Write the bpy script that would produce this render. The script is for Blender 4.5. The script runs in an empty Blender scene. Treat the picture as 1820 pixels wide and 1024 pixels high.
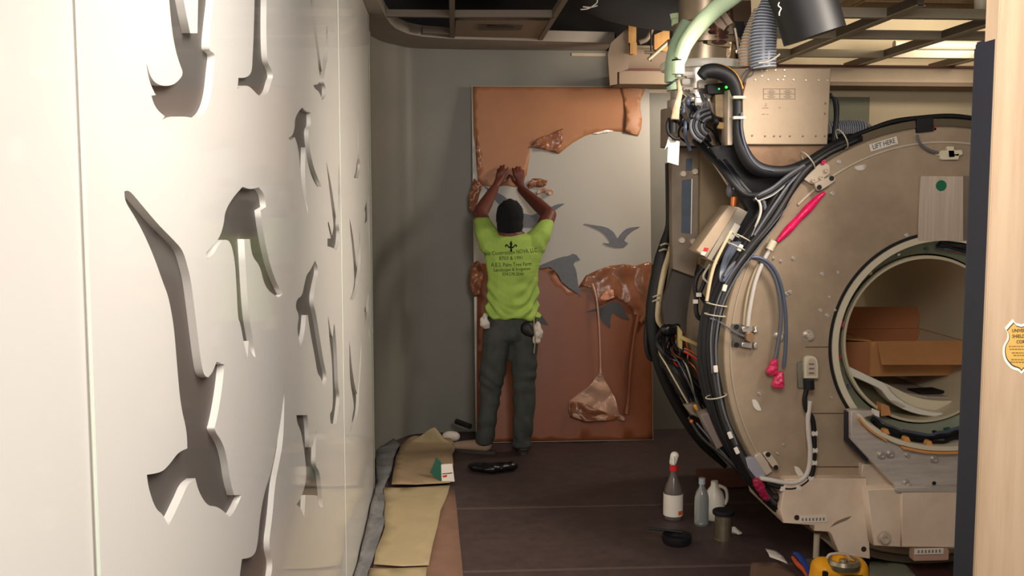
import bpy, bmesh, math, random
from mathutils import Vector, Matrix, Quaternion, geometry, noise
from mathutils.bvhtree import BVHTree

sc = bpy.context.scene
C = sc.collection
PI = math.pi
V = Vector

# ------------------------------------------------------------------ camera
F = 1800.0
PITCH, YAW, CAMZ = math.radians(5.14), math.radians(3.97), 1.68
cd = bpy.data.cameras.new('camera'); cam = bpy.data.objects.new('camera', cd); C.objects.link(cam)
cd.sensor_width = 36; cd.lens = F / 1820 * 36; cd.clip_start = 0.05
cam.location = (0, 0, CAMZ); cam.rotation_euler = (PI/2 - PITCH, 0, -YAW)
sc.camera = cam
CR = cam.rotation_euler.to_matrix(); CO = V((0, 0, CAMZ))

# ------------------------------------------------------------------ world, lights, exposure
sc.view_settings.view_transform = 'Standard'; sc.view_settings.look = 'None'
sc.view_settings.gamma = 1; sc.view_settings.use_curve_mapping = False
sc.view_settings.exposure = -0.15
w = bpy.data.worlds.new('world'); sc.world = w; w.use_nodes = True
w.node_tree.nodes['Background'].inputs[0].default_value = (1.0, 0.88, 0.76, 1)
w.node_tree.nodes['Background'].inputs[1].default_value = 0.55

def area(name, loc, target, size, power, color, size_y=None, spread=180):
    d = bpy.data.lights.new(name, 'AREA'); d.energy = power; d.color = color
    d.shape = 'RECTANGLE'; d.size = size; d.size_y = size_y or size; d.spread = math.radians(spread)
    o = bpy.data.objects.new(name, d); C.objects.link(o); o.location = loc
    o.rotation_euler = (V(target) - V(loc)).to_track_quat('-Z', 'Y').to_euler()
    return o
# warm ceiling fixture of the corridor the photo is taken from
area('corridor_light', (0.75, -0.35, 2.45), (0.1, 2.0, 1.2), 0.6, 58, (1.0, 0.93, 0.88))
area('entry_fill', (0.45, 1.35, 2.5), (0.3, 3.2, 0.9), 0.8, 42, (1.0, 0.93, 0.87))  # unseen fill added to brighten the far boards and the pedestal
# ceiling fixtures of the scanner room: one in front of the scanner, one over its right side
area('room_light', (1.9, 3.35, 2.52), (-0.4, 4.6, 1.1), 0.5, 27, (1.0, 0.88, 0.76), spread=78)
area('far_room_light', (1.95, 6.35, 2.50), (1.0, 7.0, 1.7), 0.4, 21, (1.0, 0.87, 0.73))
area('plenum_light', (3.5, 5.9, 2.75), (3.3, 6.4, 3.4), 0.5, 42, (1.0, 0.86, 0.68))

# ------------------------------------------------------------------ pixel -> plane helpers
def ray(px, py):
    return (CR @ V(((px - 910) / F, (512 - py) / F, -1))).normalized()
def onplane(px, py, O, N):
    d = ray(px, py); t = (V(O) - CO).dot(V(N)) / d.dot(V(N)); return CO + d * t
def Y_(px, py, Y): return onplane(px, py, (0, Y, 0), (0, 1, 0))
def X_(px, py, X): return onplane(px, py, (X, 0, 0), (1, 0, 0))
def Z_(px, py, Z): return onplane(px, py, (0, 0, Z), (0, 0, 1))
class Frame:
    def __init__(s, O, U, Vv):
        s.O = V(O); s.U = V(U).normalized(); s.V = V(Vv).normalized(); s.N = s.U.cross(s.V).normalized()
    def px(s, p):
        q = onplane(p[0], p[1], s.O, s.N) - s.O
        return (q.dot(s.U), q.dot(s.V))
    def w(s, u, v, n=0): return s.O + s.U * u + s.V * v + s.N * n
    def mat(s):
        return Matrix(((s.U.x, s.V.x, s.N.x, s.O.x), (s.U.y, s.V.y, s.N.y, s.O.y), (s.U.z, s.V.z, s.N.z, s.O.z), (0, 0, 0, 1)))
    def off(s, n): return Frame(s.O + s.N * n, s.U, s.V)
def FY(Y): return Frame((0, Y, 0), (1, 0, 0), (0, 0, 1))
def FX(X): return Frame((X, 0, 0), (0, 1, 0), (0, 0, 1))
def FZ(Z): return Frame((0, 0, Z), (1, 0, 0), (0, 1, 0))

# ------------------------------------------------------------------ materials
def lin(c):
    return tuple(((v/255)/12.92 if v/255 <= 0.04045 else ((v/255 + 0.055)/1.055)**2.4) for v in c) + (1,)
MATS = {}
def mat(name, rgb, rough=0.6, metal=0.0, var=0.0, vscale=6.0, bump=0.0, bscale=60.0, rgb2=None, stretch=None, trans=0.0, alpha=1.0, emit=None, estr=0, coat=0.0, ior=1.45, spec=None):
    if name in MATS: return MATS[name]
    m = bpy.data.materials.new(name); m.use_nodes = True; nt = m.node_tree; N = nt.nodes; L = nt.links
    b = N['Principled BSDF']
    b.inputs['Base Color'].default_value = lin(rgb); b.inputs['Roughness'].default_value = rough; b.inputs['Metallic'].default_value = metal
    b.inputs['Transmission Weight'].default_value = trans; b.inputs['Alpha'].default_value = alpha; b.inputs['Coat Weight'].default_value = coat
    b.inputs['IOR'].default_value = ior
    if spec is not None: b.inputs['Specular IOR Level'].default_value = spec
    if emit: b.inputs['Emission Color'].default_value = lin(emit); b.inputs['Emission Strength'].default_value = estr
    tc = N.new('ShaderNodeTexCoord'); mp = N.new('ShaderNodeMapping'); L.new(tc.outputs['Object'], mp.inputs[0])
    if stretch: mp.inputs['Scale'].default_value = stretch
    if var or rgb2:
        n = N.new('ShaderNodeTexNoise'); n.inputs['Scale'].default_value = vscale; n.inputs['Detail'].default_value = 6; n.inputs['Roughness'].default_value = 0.6
        L.new(mp.outputs[0], n.inputs['Vector'])
        r = N.new('ShaderNodeValToRGB'); L.new(n.outputs['Fac'], r.inputs[0])
        a = lin(rgb)
        c2 = lin(rgb2) if rgb2 else tuple(max(0, x * (1 - var)) for x in a[:3]) + (1,)
        c1 = a if rgb2 else tuple(min(1, x * (1 + var)) for x in a[:3]) + (1,)
        r.color_ramp.elements[0].position = 0.35; r.color_ramp.elements[1].position = 0.65
        r.color_ramp.elements[0].color = c2; r.color_ramp.elements[1].color = c1
        L.new(r.outputs[0], b.inputs['Base Color'])
    if bump:
        n2 = N.new('ShaderNodeTexNoise'); n2.inputs['Scale'].default_value = bscale; n2.inputs['Detail'].default_value = 4
        L.new(mp.outputs[0], n2.inputs['Vector'])
        bp = N.new('ShaderNodeBump'); bp.inputs['Strength'].default_value = bump; bp.inputs['Distance'].default_value = 0.01
        L.new(n2.outputs['Fac'], bp.inputs['Height']); L.new(bp.outputs[0], b.inputs['Normal'])
    MATS[name] = m
    return m
def glass_sheet():
    m = bpy.data.materials.new('clear_glass_sheet'); m.use_nodes = True; nt = m.node_tree; N = nt.nodes; L = nt.links
    for n in list(N): N.remove(n)
    o = N.new('ShaderNodeOutputMaterial'); mx = N.new('ShaderNodeMixShader'); fr = N.new('ShaderNodeFresnel'); 
    ge = N.new('ShaderNodeNewGeometry'); mp = N.new('ShaderNodeMapRange'); L.new(ge.outputs['Backfacing'], mp.inputs[0])
    mp.inputs['To Min'].default_value = 1.2; mp.inputs['To Max'].default_value = 1 / 1.2; L.new(mp.outputs[0], fr.inputs[0])
    t = N.new('ShaderNodeBsdfTransparent'); t.inputs[0].default_value = (0.97, 0.98, 0.965, 1)
    g = N.new('ShaderNodeBsdfGlossy'); g.inputs['Roughness'].default_value = 0.06; g.inputs[0].default_value = (0.8, 0.8, 0.8, 1)
    L.new(fr.outputs[0], mx.inputs[0]); L.new(t.outputs[0], mx.inputs[1]); L.new(g.outputs[0], mx.inputs[2]); L.new(mx.outputs[0], o.inputs[0])
    return m
M = dict(
 white_board=mat('white_laminate', (238, 232, 226), 0.45),
 back_grey=mat('grey_backing', (96, 90, 86), 0.6),
 seam=mat('pale_green_glass_edge', (226, 236, 220), 0.3),
 wall=mat('grey_wall_paint', (124, 121, 111), 0.5, var=0.06, vscale=2.0, bump=0.05, bscale=150),
 wall_beige=mat('beige_primer', (205, 190, 160), 0.7, var=0.04, vscale=3),
 trim=mat('cove_plaster', (150, 140, 128), 0.7, var=0.05),
 floor=mat('dark_floor', (66, 52, 50), 0.55, var=0.18, vscale=14, bump=0.06, bscale=80),
 void=mat('unlit_plenum', (36, 33, 32), 0.9),  # near-black colour stands for the unlit plenum
 deck=mat('plenum_deck', (120, 116, 98), 0.85, var=0.15, vscale=4),
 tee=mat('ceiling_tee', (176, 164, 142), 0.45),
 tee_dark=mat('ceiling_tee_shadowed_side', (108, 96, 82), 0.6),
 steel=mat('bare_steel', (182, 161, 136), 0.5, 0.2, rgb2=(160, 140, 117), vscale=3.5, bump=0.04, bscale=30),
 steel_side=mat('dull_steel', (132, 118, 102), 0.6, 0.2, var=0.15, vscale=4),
 alu=mat('brushed_aluminium', (206, 196, 186), 0.42, 0.25, rgb2=(186, 176, 168), vscale=9, stretch=(1, 1, 6)),
 bracket=mat('machined_aluminium', (206, 190, 170), 0.4, 0.2, var=0.06),
 chrome=mat('chrome', (206, 198, 188), 0.32, 0.7),
 pedestal=mat('painted_pedestal', (236, 216, 194), 0.6, rgb2=(212, 188, 164), vscale=3),
 boxmetal=mat('control_box_metal', (172, 152, 128), 0.6, 0.15, var=0.03, vscale=30),
 brown_metal=mat('tarnished_metal', (136, 108, 84), 0.5, 0.35, rgb2=(108, 82, 60), vscale=8),
 cream=mat('cream_plastic', (222, 210, 184), 0.45),
 white_pl=mat('white_plastic', (232, 226, 212), 0.35),
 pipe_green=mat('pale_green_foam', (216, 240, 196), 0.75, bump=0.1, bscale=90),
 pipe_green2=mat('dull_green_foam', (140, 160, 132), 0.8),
 blk=mat('black_rubber', (20, 20, 23), 0.55),
 blk_gloss=mat('black_plastic', (16, 16, 18), 0.3),
 cable_dark=mat('dark_grey_cable', (58, 56, 56), 0.45),
 cable_grey=mat('grey_cable', (98, 100, 106), 0.4),
 cable_blue=mat('slate_blue_cable', (84, 92, 112), 0.4),
 cable_white=mat('white_cable', (208, 200, 190), 0.4),
 cable_cream=mat('cream_cable', (200, 182, 146), 0.45),
 tie=mat('zip_tie', (186, 180, 160), 0.5),
 pink=mat('hot_pink_film', (232, 26, 96), 0.25, var=0.12, vscale=40, bump=0.3, bscale=70),
 pinkcap=mat('pink_cap_plastic', (214, 52, 96), 0.25, var=0.15, vscale=60, bump=0.5, bscale=60),
 copper=mat('copper', (190, 110, 60), 0.35, 0.8),
 yellow=mat('yellow_strap', (210, 150, 40), 0.5),
 orange=mat('orange_wire', (206, 96, 36), 0.5),
 red=mat('red_plastic', (200, 36, 36), 0.5),
 green=mat('green_dot', (20, 110, 76), 0.5),
 funnel=mat('grey_green_fibreglass', (142, 148, 128), 0.5, var=0.1),
 bore=mat('bore_liner', (206, 194, 164), 0.4),
 cardboard=mat('cardboard', (200, 142, 90), 0.85, var=0.05, vscale=8),
 cardboard_in=mat('cardboard_inside', (182, 120, 78), 0.9),
 paper_y=mat('yellow_rosin_paper', (160, 143, 108), 0.85, var=0.05, vscale=5),
 paper_w=mat('tan_crumpled_paper', (150, 128, 98), 0.85, var=0.1, vscale=7),
 kraft=mat('kraft_floor_paper', (118, 88, 70), 0.9, var=0.08, vscale=9),
 plastic=mat('grey_plastic_sheet', (112, 112, 112), 0.25, var=0.25, vscale=4),
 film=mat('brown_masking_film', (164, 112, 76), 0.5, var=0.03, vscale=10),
 film_shaded=mat('brown_masking_film_shaded', (134, 76, 46), 0.42, var=0.06, vscale=3),  # same film made darker, the dimmer light low down put into its colour
 film_c=mat('crumpled_brown_film', (140, 90, 64), 0.25, var=0.15, vscale=9, bump=0.3, bscale=22),
 film_p=mat('pale_crumpled_film', (188, 148, 124), 0.3, var=0.08, vscale=14, bump=0.3, bscale=25),
 board=mat('white_display_board', (172, 166, 156), 0.4),
 bird=mat('slate_bird_print', (96, 98, 104), 0.5, var=0.08, vscale=30),
 bird2=mat('dark_bird_print', (62, 64, 68), 0.5),
 core=mat('board_edge_grey', (150, 146, 136), 0.6),
 skin=mat('brown_skin', (98, 50, 40), 0.55, var=0.06, vscale=25),
 cap=mat('black_knit_cap', (13, 13, 16), 0.95, bump=0.4, bscale=220),
 shirt=mat('lime_green_shirt', (158, 188, 86), 0.85, var=0.08, vscale=9, bump=0.15, bscale=18),
 shirt_ink=mat('dark_green_print', (26, 40, 20), 0.8),
 trousers=mat('charcoal_trousers', (66, 68, 64), 0.9, var=0.16, vscale=12, bump=0.3, bscale=30),
 shoe=mat('tan_work_boot', (156, 130, 110), 0.8),
 sole=mat('boot_sole', (60, 54, 48), 0.8),
 rag=mat('white_rag', (206, 196, 184), 0.9, bump=0.4, bscale=60),
 wood=mat('birch_door_veneer', (184, 160, 132), 0.5, rgb2=(168, 143, 116), vscale=3.2, stretch=(9, 9, 0.7)),
 navy=mat('black_door_seal', (34, 36, 48), 0.5, var=0.12, vscale=8, stretch=(8, 8, 1)),
 gold=mat('gold_decal', (206, 166, 88), 0.4, var=0.06),
 ink=mat('dark_ink', (50, 42, 32), 0.6),
 ink_grey=mat('grey_ink', (126, 112, 98), 0.7),
 lumber=mat('pine_lumber', (196, 152, 92), 0.8, rgb2=(176, 130, 76), vscale=5, stretch=(6, 6, 1)),
 gyp_dim=mat('bulkhead_plaster_dimmed', (138, 120, 102), 0.85, var=0.05),  # plaster copy darkened in colour to offset the lamps close by
 duct_blk=mat('matt_black_duct', (11, 11, 12), 0.95),
 gyp=mat('bulkhead_plaster', (186, 168, 146), 0.8, var=0.04),
 clear=mat('clear_plastic', (205, 210, 208), 0.08, trans=0.75),
 tin=mat('tin_can_metal', (150, 140, 118), 0.3, 0.8, var=0.1, vscale=30),
 blue=mat('blue_plastic', (36, 66, 150), 0.45),
 toolyellow=mat('yellow_tool_plastic', (236, 164, 20), 0.45),
 label=mat('white_label', (224, 216, 204), 0.6),
 label_blue=mat('dim_blue_label', (74, 88, 104), 0.5, rgb2=(66, 74, 84), vscale=14),
 hose=mat('grey_vinyl_hose', (104, 110, 124), 0.3),
 hose_o=mat('orange_lit_vinyl_hose', (196, 160, 116), 0.35),  # orange light on the hose put into its colour
 hose_rib=mat('hose_rib_wire', (206, 210, 220), 0.2),
 led=mat('green_led', (40, 255, 60), 0.4, emit=(60, 255, 70), estr=4),
 green_pcb=mat('green_box', (40, 92, 76), 0.6),
 rust=mat('reddish_wood', (96, 56, 46), 0.8),
 bronze=mat('insulation_batt', (150, 122, 86), 0.9, var=0.2, vscale=25, stretch=(8, 1, 1)),
)
M['glass'] = glass_sheet()

# ------------------------------------------------------------------ object helpers
WL = {}
def tag(o, label=None, cat=None, group=None, kind=None):
    if label: o['label'] = label
    if cat: o['category'] = cat
    if group: o['group'] = group
    if kind: o['kind'] = kind
    return o
def thing(name, loc, label=None, cat=None, group=None, kind=None):
    o = bpy.data.objects.new(name, None); C.objects.link(o); o.location = loc; WL[o.name] = V(loc)
    o.empty_display_size = 0.1
    return tag(o, label, cat, group, kind)
def link(name, me, m=None, parent=None, smooth=False):
    if m and not me.materials: me.materials.append(m)
    if smooth:
        me.polygons.foreach_set('use_smooth', [True] * len(me.polygons))
    o = bpy.data.objects.new(name, me); C.objects.link(o)
    if not me.vertices: return o
    if parent:
        o.parent = parent
    xs = [v.co for v in me.vertices]
    mn = V((min(v.x for v in xs), min(v.y for v in xs), min(v.z for v in xs))); mx = V((max(v.x for v in xs), max(v.y for v in xs), max(v.z for v in xs)))
    b = V(((mn.x + mx.x) / 2, (mn.y + mx.y) / 2, mn.z))
    me.transform(Matrix.Translation(-b)); WL[o.name] = b
    o.location = b - (WL[parent.name] if parent else V((0, 0, 0)))
    return o
def from_bm(name, bm, m, parent=None, smooth=False, autosmooth=None):
    bmesh.ops.recalc_face_normals(bm, faces=bm.faces)
    me = bpy.data.meshes.new(name); bm.to_mesh(me); bm.free()
    o = link(name, me, m, parent, smooth)
    if autosmooth is not None: sharp(o, autosmooth)
    return o
def sharp(o, deg=35):
    me = o.data; me.polygons.foreach_set('use_smooth', [True] * len(me.polygons))
    bm = bmesh.new(); bm.from_mesh(me); a = math.radians(deg)
    for e in bm.edges:
        if len(e.link_faces) == 2 and e.calc_face_angle(0) > a: e.smooth = False
    bm.to_mesh(me); bm.free()
def chaikin(pts, n=1, cos_keep=0.25):
    for _ in range(n):
        out = []; k = len(pts)
        for i in range(k):
            a, b, c = V(pts[i-1]), V(pts[i]), V(pts[(i+1) % k])
            d1 = (b - a); d2 = (c - b)
            if d1.length < 1e-9 or d2.length < 1e-9: out.append(tuple(b)); continue
            if d1.normalized().dot(d2.normalized()) > cos_keep:
                out.append(tuple(b - d1 * 0.25)); out.append(tuple(b + d2 * 0.25))
            else: out.append(tuple(b))
        pts = out
    return pts
def plate(name, loops, fr, t, m, parent=None, bevel=0.0, px=True, smooth_n=0, front=0.0):
    """outline(s) on a frame, given real thickness t behind the front face"""
    if not isinstance(loops[0][0], (tuple, list)): loops = [loops]
    cu = bpy.data.curves.new(name, 'CURVE'); cu.dimensions = '2D'; cu.fill_mode = 'BOTH'
    cu.extrude = max(t / 2 - bevel, 1e-5); cu.bevel_depth = bevel; cu.bevel_resolution = 1 if bevel else 0; cu.offset = -bevel
    for lp in loops:
        q = [fr.px(p) for p in lp] if px else lp
        if smooth_n: q = chaikin(q, smooth_n)
        s = cu.splines.new('POLY'); s.points.add(len(q) - 1); s.use_cyclic_u = True
        for i, p in enumerate(q): s.points[i].co = (p[0], p[1], 0, 1)
    o = bpy.data.objects.new('tmp', cu)
    me = bpy.data.meshes.new_from_object(o); bpy.data.objects.remove(o); bpy.data.curves.remove(cu)
    me.name = name
    me.transform(Matrix.Translation((0, 0, -t / 2 + front))); me.transform(fr.mat())
    return link(name, me, m, parent)
def circle(c, r, n=32, a0=0, a1=2*PI):
    return [(c[0] + r * math.cos(a0 + (a1 - a0) * i / n), c[1] + r * math.sin(a0 + (a1 - a0) * i / n)) for i in range(n)]
def box(name, c, s, m, parent=None, bevel=0.0, rz=0, rot=None):
    bm = bmesh.new(); bmesh.ops.create_cube(bm, size=1, matrix=Matrix.Diagonal((s[0], s[1], s[2], 1)))
    if bevel: bmesh.ops.bevel(bm, geom=bm.edges[:], offset=bevel, segments=2, affect='EDGES')
    R = rot if rot else Matrix.Rotation(rz, 4, 'Z')
    bmesh.ops.transform(bm, matrix=Matrix.Translation(c) @ R, verts=bm.verts)
    return from_bm(name, bm, m, parent)
def spline(pts, sub=6):
    pts = [V(p) for p in pts]
    if len(pts) < 3 or sub <= 1: return pts
    out = []
    for i in range(len(pts) - 1):
        p0 = pts[i-1] if i else pts[0] * 2 - pts[1]; p1, p2 = pts[i], pts[i+1]
        p3 = pts[i+2] if i + 2 < len(pts) else p2 * 2 - p1
        for k in range(sub):
            t = k / sub
            out.append(0.5 * ((2*p1) + (p2 - p0)*t + (2*p0 - 5*p1 + 4*p2 - p3)*t*t + (3*p1 - p0 - 3*p2 + p3)*t**3))
    out.append(pts[-1]); return out
def sweep_bm(bm, pts, r, n=10, cap=True, prof=None, up=None):
    """r: number or list per point; prof: 2D profile instead of a circle"""
    k = len(pts); rs = r if isinstance(r, (list, tuple)) else [r] * k
    T = []
    for i in range(k):
        d = (pts[min(i+1, k-1)] - pts[max(i-1, 0)]); T.append(d.normalized() if d.length > 1e-9 else V((0, 0, 1)))
    a = up if up is not None else (V((0, 0, 1)) if abs(T[0].z) < 0.9 else V((1, 0, 0)))
    nrm = (a - T[0] * a.dot(T[0])).normalized(); rings = []
    for i in range(k):
        nrm = (nrm - T[i] * nrm.dot(T[i])).normalized(); bi = T[i].cross(nrm)
        if prof: ring = [bm.verts.new(pts[i] + nrm * (p[0] * rs[i]) + bi * (p[1] * rs[i])) for p in prof]
        else: ring = [bm.verts.new(pts[i] + (nrm * math.cos(2*PI*j/n) + bi * math.sin(2*PI*j/n)) * rs[i]) for j in range(n)]
        rings.append(ring)
    m_ = len(rings[0])
    for i in range(k - 1):
        for j in range(m_): bm.faces.new((rings[i][j], rings[i][(j+1) % m_], rings[i+1][(j+1) % m_], rings[i+1][j]))
    if cap: bm.faces.new(rings[0]); bm.faces.new(rings[-1][::-1])
def tube(name, pts, r, m, parent=None, sub=6, n=10, cap=True):
    bm = bmesh.new()
    q = spline(pts, sub)
    if isinstance(r, (list, tuple)):
        k = len(pts); rr = []
        for i in range(len(q)):
            t = i / (len(q) - 1) * (k - 1); a = min(int(t), k - 2); rr.append(r[a] + (r[a+1] - r[a]) * (t - a))
        r = rr
    sweep_bm(bm, q, r, n, cap)
    return from_bm(name, bm, m, parent, autosmooth=50)
def pt(pts, Y): return [Y_(p[0], p[1], p[2] if len(p) > 2 else Y) for p in pts]
def lathe(name, prof, c, m, parent=None, n=32, axis='Z', rot=None, smooth=40):
    """prof: list of (r, h)"""
    bm = bmesh.new(); rings = []
    for r, h in prof:
        rings.append([bm.verts.new((r * math.cos(2*PI*j/n), r * math.sin(2*PI*j/n), h)) for j in range(n)])
    for i in range(len(prof) - 1):
        for j in range(n): bm.faces.new((rings[i][j], rings[i][(j+1) % n], rings[i+1][(j+1) % n], rings[i+1][j]))
    if prof[0][0] > 1e-6 : bm.faces.new(rings[0][::-1])
    if prof[-1][0] > 1e-6: bm.faces.new(rings[-1])
    bmesh.ops.remove_doubles(bm, verts=bm.verts, dist=1e-6)
    R = rot if rot else (Matrix.Rotation(PI/2, 4, 'X') if axis == 'Y' else (Matrix.Rotation(PI/2, 4, 'Y') if axis == 'X' else Matrix.Identity(4)))
    bmesh.ops.transform(bm, matrix=Matrix.Translation(c) @ R, verts=bm.verts)
    return from_bm(name, bm, m, parent, autosmooth=smooth)
def ring_lathe(name, prof, c, m, parent=None, n=96):
    """closed (r, y) profile turned about the Y axis through c"""
    bm = bmesh.new(); rings = []
    for j in range(n):
        a = 2*PI*j/n
        rings.append([bm.verts.new((c[0] + r*math.cos(a), y, c[2] + r*math.sin(a))) for r, y in prof])
    k = len(prof)
    for j in range(n):
        for i in range(k): bm.faces.new((rings[j][i], rings[j][(i+1) % k], rings[(j+1) % n][(i+1) % k], rings[(j+1) % n][i]))
    return from_bm(name, bm, m, parent, autosmooth=35)
def sheet(name, poly, fr, cell, hfun, m, parent=None, px=True, t=0.001, smooth=True, ragged=0.0):
    """a thin flexible sheet: outline on a frame, inner points displaced by hfun(u, v)"""
    q = [V(fr.px(p)) for p in poly] if px else [V(p) for p in poly]
    b = []
    for i in range(len(q)):
        a, c = q[i], q[(i+1) % len(q)]; n = max(1, int((c - a).length / cell))
        for k in range(n):
            p = a.lerp(c, k / n)
            if ragged and k: p = p + V((random.uniform(-1, 1), random.uniform(-1, 1))) * ragged
            b.append(p)
    pts = list(b); nb = len(b)
    mnx, mxx = min(p.x for p in b), max(p.x for p in b); mny, mxy = min(p.y for p in b), max(p.y for p in b)
    def inside(p):
        c = False; j = nb - 1
        for i in range(nb):
            if (b[i].y > p.y) != (b[j].y > p.y) and p.x < (b[j].x - b[i].x) * (p.y - b[i].y) / (b[j].y - b[i].y) + b[i].x: c = not c
            j = i
        return c
    rnd = random.Random(7); y = mny + cell / 2; row = 0
    while y < mxy:
        x = mnx + cell / 2 * (1 + row % 2)
        while x < mxx:
            p = V((x + rnd.uniform(-.2, .2) * cell, y + rnd.uniform(-.2, .2) * cell))
            if inside(p) and min((p - k).length for k in b) > cell * 0.4: pts.append(p)
            x += cell
        y += cell; row += 1
    vs, es, fs, *_ = geometry.delaunay_2d_cdt(pts, [(i, (i+1) % nb) for i in range(nb)], [], 1, 1e-5)
    bm = bmesh.new(); bv = [bm.verts.new(fr.w(p.x, p.y, hfun(p.x, p.y))) for p in vs]
    for f in fs:
        try: bm.faces.new([bv[i] for i in f])
        except ValueError: pass
    for v in [v for v in bm.verts if not v.link_faces]: bm.verts.remove(v)
    me = bpy.data.meshes.new(name); bm.normal_update()
    for f in bm.faces:
        if f.normal.dot(fr.N) < 0: f.normal_flip()
    bm.to_mesh(me); bm.free()
    o = link(name, me, m, parent, smooth)
    s = o.modifiers.new('thickness', 'SOLIDIFY'); s.thickness = t; s.offset = -1
    return o
def nz(x, y, s, seed=0): return noise.noise(V((x * s, y * s, seed)))
def crease(x, y, s, seed=0): return abs(noise.noise(V((x * s, y * s, seed)))) 
def text(name, s, fr, u, v, h, m, parent=None, rot=0, align='CENTER', t=0.0006, sx=1.0, ret=False):
    cu = bpy.data.curves.new(name, 'FONT'); cu.body = s; cu.size = h; cu.align_x = align; cu.align_y = 'CENTER'; cu.extrude = t / 2; cu.resolution_u = 2
    o = bpy.data.objects.new('tmp', cu); me = bpy.data.meshes.new_from_object(o); bpy.data.objects.remove(o); bpy.data.curves.remove(cu)
    me.transform(Matrix.Diagonal((sx, 1, 1, 1))); me.transform(Matrix.Rotation(rot, 4, 'Z')); me.transform(Matrix.Translation((u, v, t / 2 + 0.0004))); me.transform(fr.mat())
    if ret: return me
    return link(name, me, m, parent)
def blob(name, chains, voxel, m, parent=None, smooth_it=4, disp=None):
    """chains: lists of (point, radius-vector or number); spheres along them are fused into ONE surface"""
    bm = bmesh.new()
    for ch in chains:
        ch = [(V(p), V(r) if isinstance(r, (tuple, list, Vector)) else V((r, r, r))) for p, r in ch]
        seq = []
        if len(ch) == 1: seq = ch
        for i in range(len(ch) - 1):
            (a, ra), (b, rb) = ch[i], ch[i+1]
            st = max(1, int((b - a).length / (min(min(ra), min(rb)) * 0.35)))
            for k in range(st + 1):
                t = k / st; seq.append((a.lerp(b, t), ra.lerp(rb, t)))
        for p, r in seq:
            bmesh.ops.create_icosphere(bm, subdivisions=2, radius=1, matrix=Matrix.Translation(p) @ Matrix.Diagonal((r.x, r.y, r.z, 1)))
    me = bpy.data.meshes.new('tmp'); bm.to_mesh(me); bm.free()
    o = bpy.data.objects.new('tmp', me); C.objects.link(o)
    r = o.modifiers.new('r', 'REMESH'); r.mode = 'VOXEL'; r.voxel_size = voxel
    s = o.modifiers.new('s', 'SMOOTH'); s.iterations = smooth_it; s.factor = 0.5
    dg = bpy.context.evaluated_depsgraph_get(); dg.update()
    me2 = bpy.data.meshes.new_from_object(o.evaluated_get(dg)); me2.name = name
    bpy.data.objects.remove(o); bpy.data.meshes.remove(me)
    if disp:
        me2.update(); ns = [v.normal.copy() for v in me2.vertices]
        for v, nn in zip(me2.vertices, ns): v.co = v.co + nn * disp(v.co)
    me2.materials.clear()
    return link(name, me2, m, parent, True)
def copies(src, pts, parent, name=None):
    out = []
    base = WL[src.name]
    for p in pts:
        c = src.copy(); C.objects.link(c); c.parent = parent
        c.location = src.location + (V(p) - base); WL[c.name] = V(p); out.append(c)
    return out

# ================================================================== ROOM
LW = -0.40                      # front of the white bird boards
# floor
bm = bmesh.new(); bmesh.ops.create_cube(bm, size=1, matrix=Matrix.Translation((1.6, 3.5, -0.05)) @ Matrix.Diagonal((6.8, 9.4, 0.1, 1)))
tag(from_bm('floor', bm, M['floor']), kind='structure')
tag(box('trim_1', (2.2, 5.35, 0.0015), (5.2, 0.02, 0.003), mat('floor_seam', (84, 70, 64), 0.6)), kind='structure')
tag(box('trim_2', (2.2, 4.42, 0.0015), (5.2, 0.02, 0.003), mat('floor_seam', (84, 70, 64), 0.6)), kind='structure')

# back wall with the softly curved left corner (traced where it meets the ceiling trim)
wc = [Z_(x, y, 2.70) for x, y in [(640, 52), (659, 64), (680, 74), (704, 80), (735, 85.5), (767, 88), (800, 90), (838, 92), (900, 93), (960, 94), (1080, 95)]]
wc = [V((p.x, p.y, 0)) for p in wc]
wc = [V((-1.25, 5.0, 0)), V((-1.2, 5.7, 0)), V((-1.08, 6.15, 0))] + [p for p in wc if p.x > -0.98]
WY = 7.16
wc = [p for p in wc if p.y < WY - 0.01 and p.x < 0.0]
wc += [V((0.15, WY, 0)), V((0.7, WY, 0)), V((4.9, WY, 0))]
wcs = spline(wc[:-2], 5) + wc[-2:]
def wall_strip(name, path, z0, z1, t, m):
    bm = bmesh.new(); a = []
    for i, p in enumerate(path):
        d = (path[min(i+1, len(path)-1)] - path[max(i-1, 0)]).normalized(); n = V((-d.y, d.x, 0))
        a.append([bm.verts.new(p + V((0, 0, z0))), bm.verts.new(p + V((0, 0, z1))), bm.verts.new(p + n * t + V((0, 0, z1))), bm.verts.new(p + n * t + V((0, 0, z0)))])
    for i in range(len(a) - 1):
        for j in range(4): bm.faces.new((a[i][j], a[i][(j+1) % 4], a[i+1][(j+1) % 4], a[i+1][j]))
    bm.faces.new(a[0]); bm.faces.new(a[-1][::-1])
    return tag(from_bm(name, bm, m, autosmooth=30), kind='structure')
split = Y_(1100, 110, WY).x
left = [p for p in wcs if p.x < split] + [V((split, WY, 0))]
wall_strip('wall_back', left, 0, 2.80, 0.12, M['wall'])
wall_strip('wall_back', [V((split, WY + 0.0, 0)), V((1.75, WY, 0))], 0, 2.74, 0.12, M['wall_beige'])
wall_strip('wall_back', [V((1.75, WY + 0.0, 0)), V((4.9, WY, 0))], 0, 3.3, 0.12, M['wall_beige'])
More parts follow.
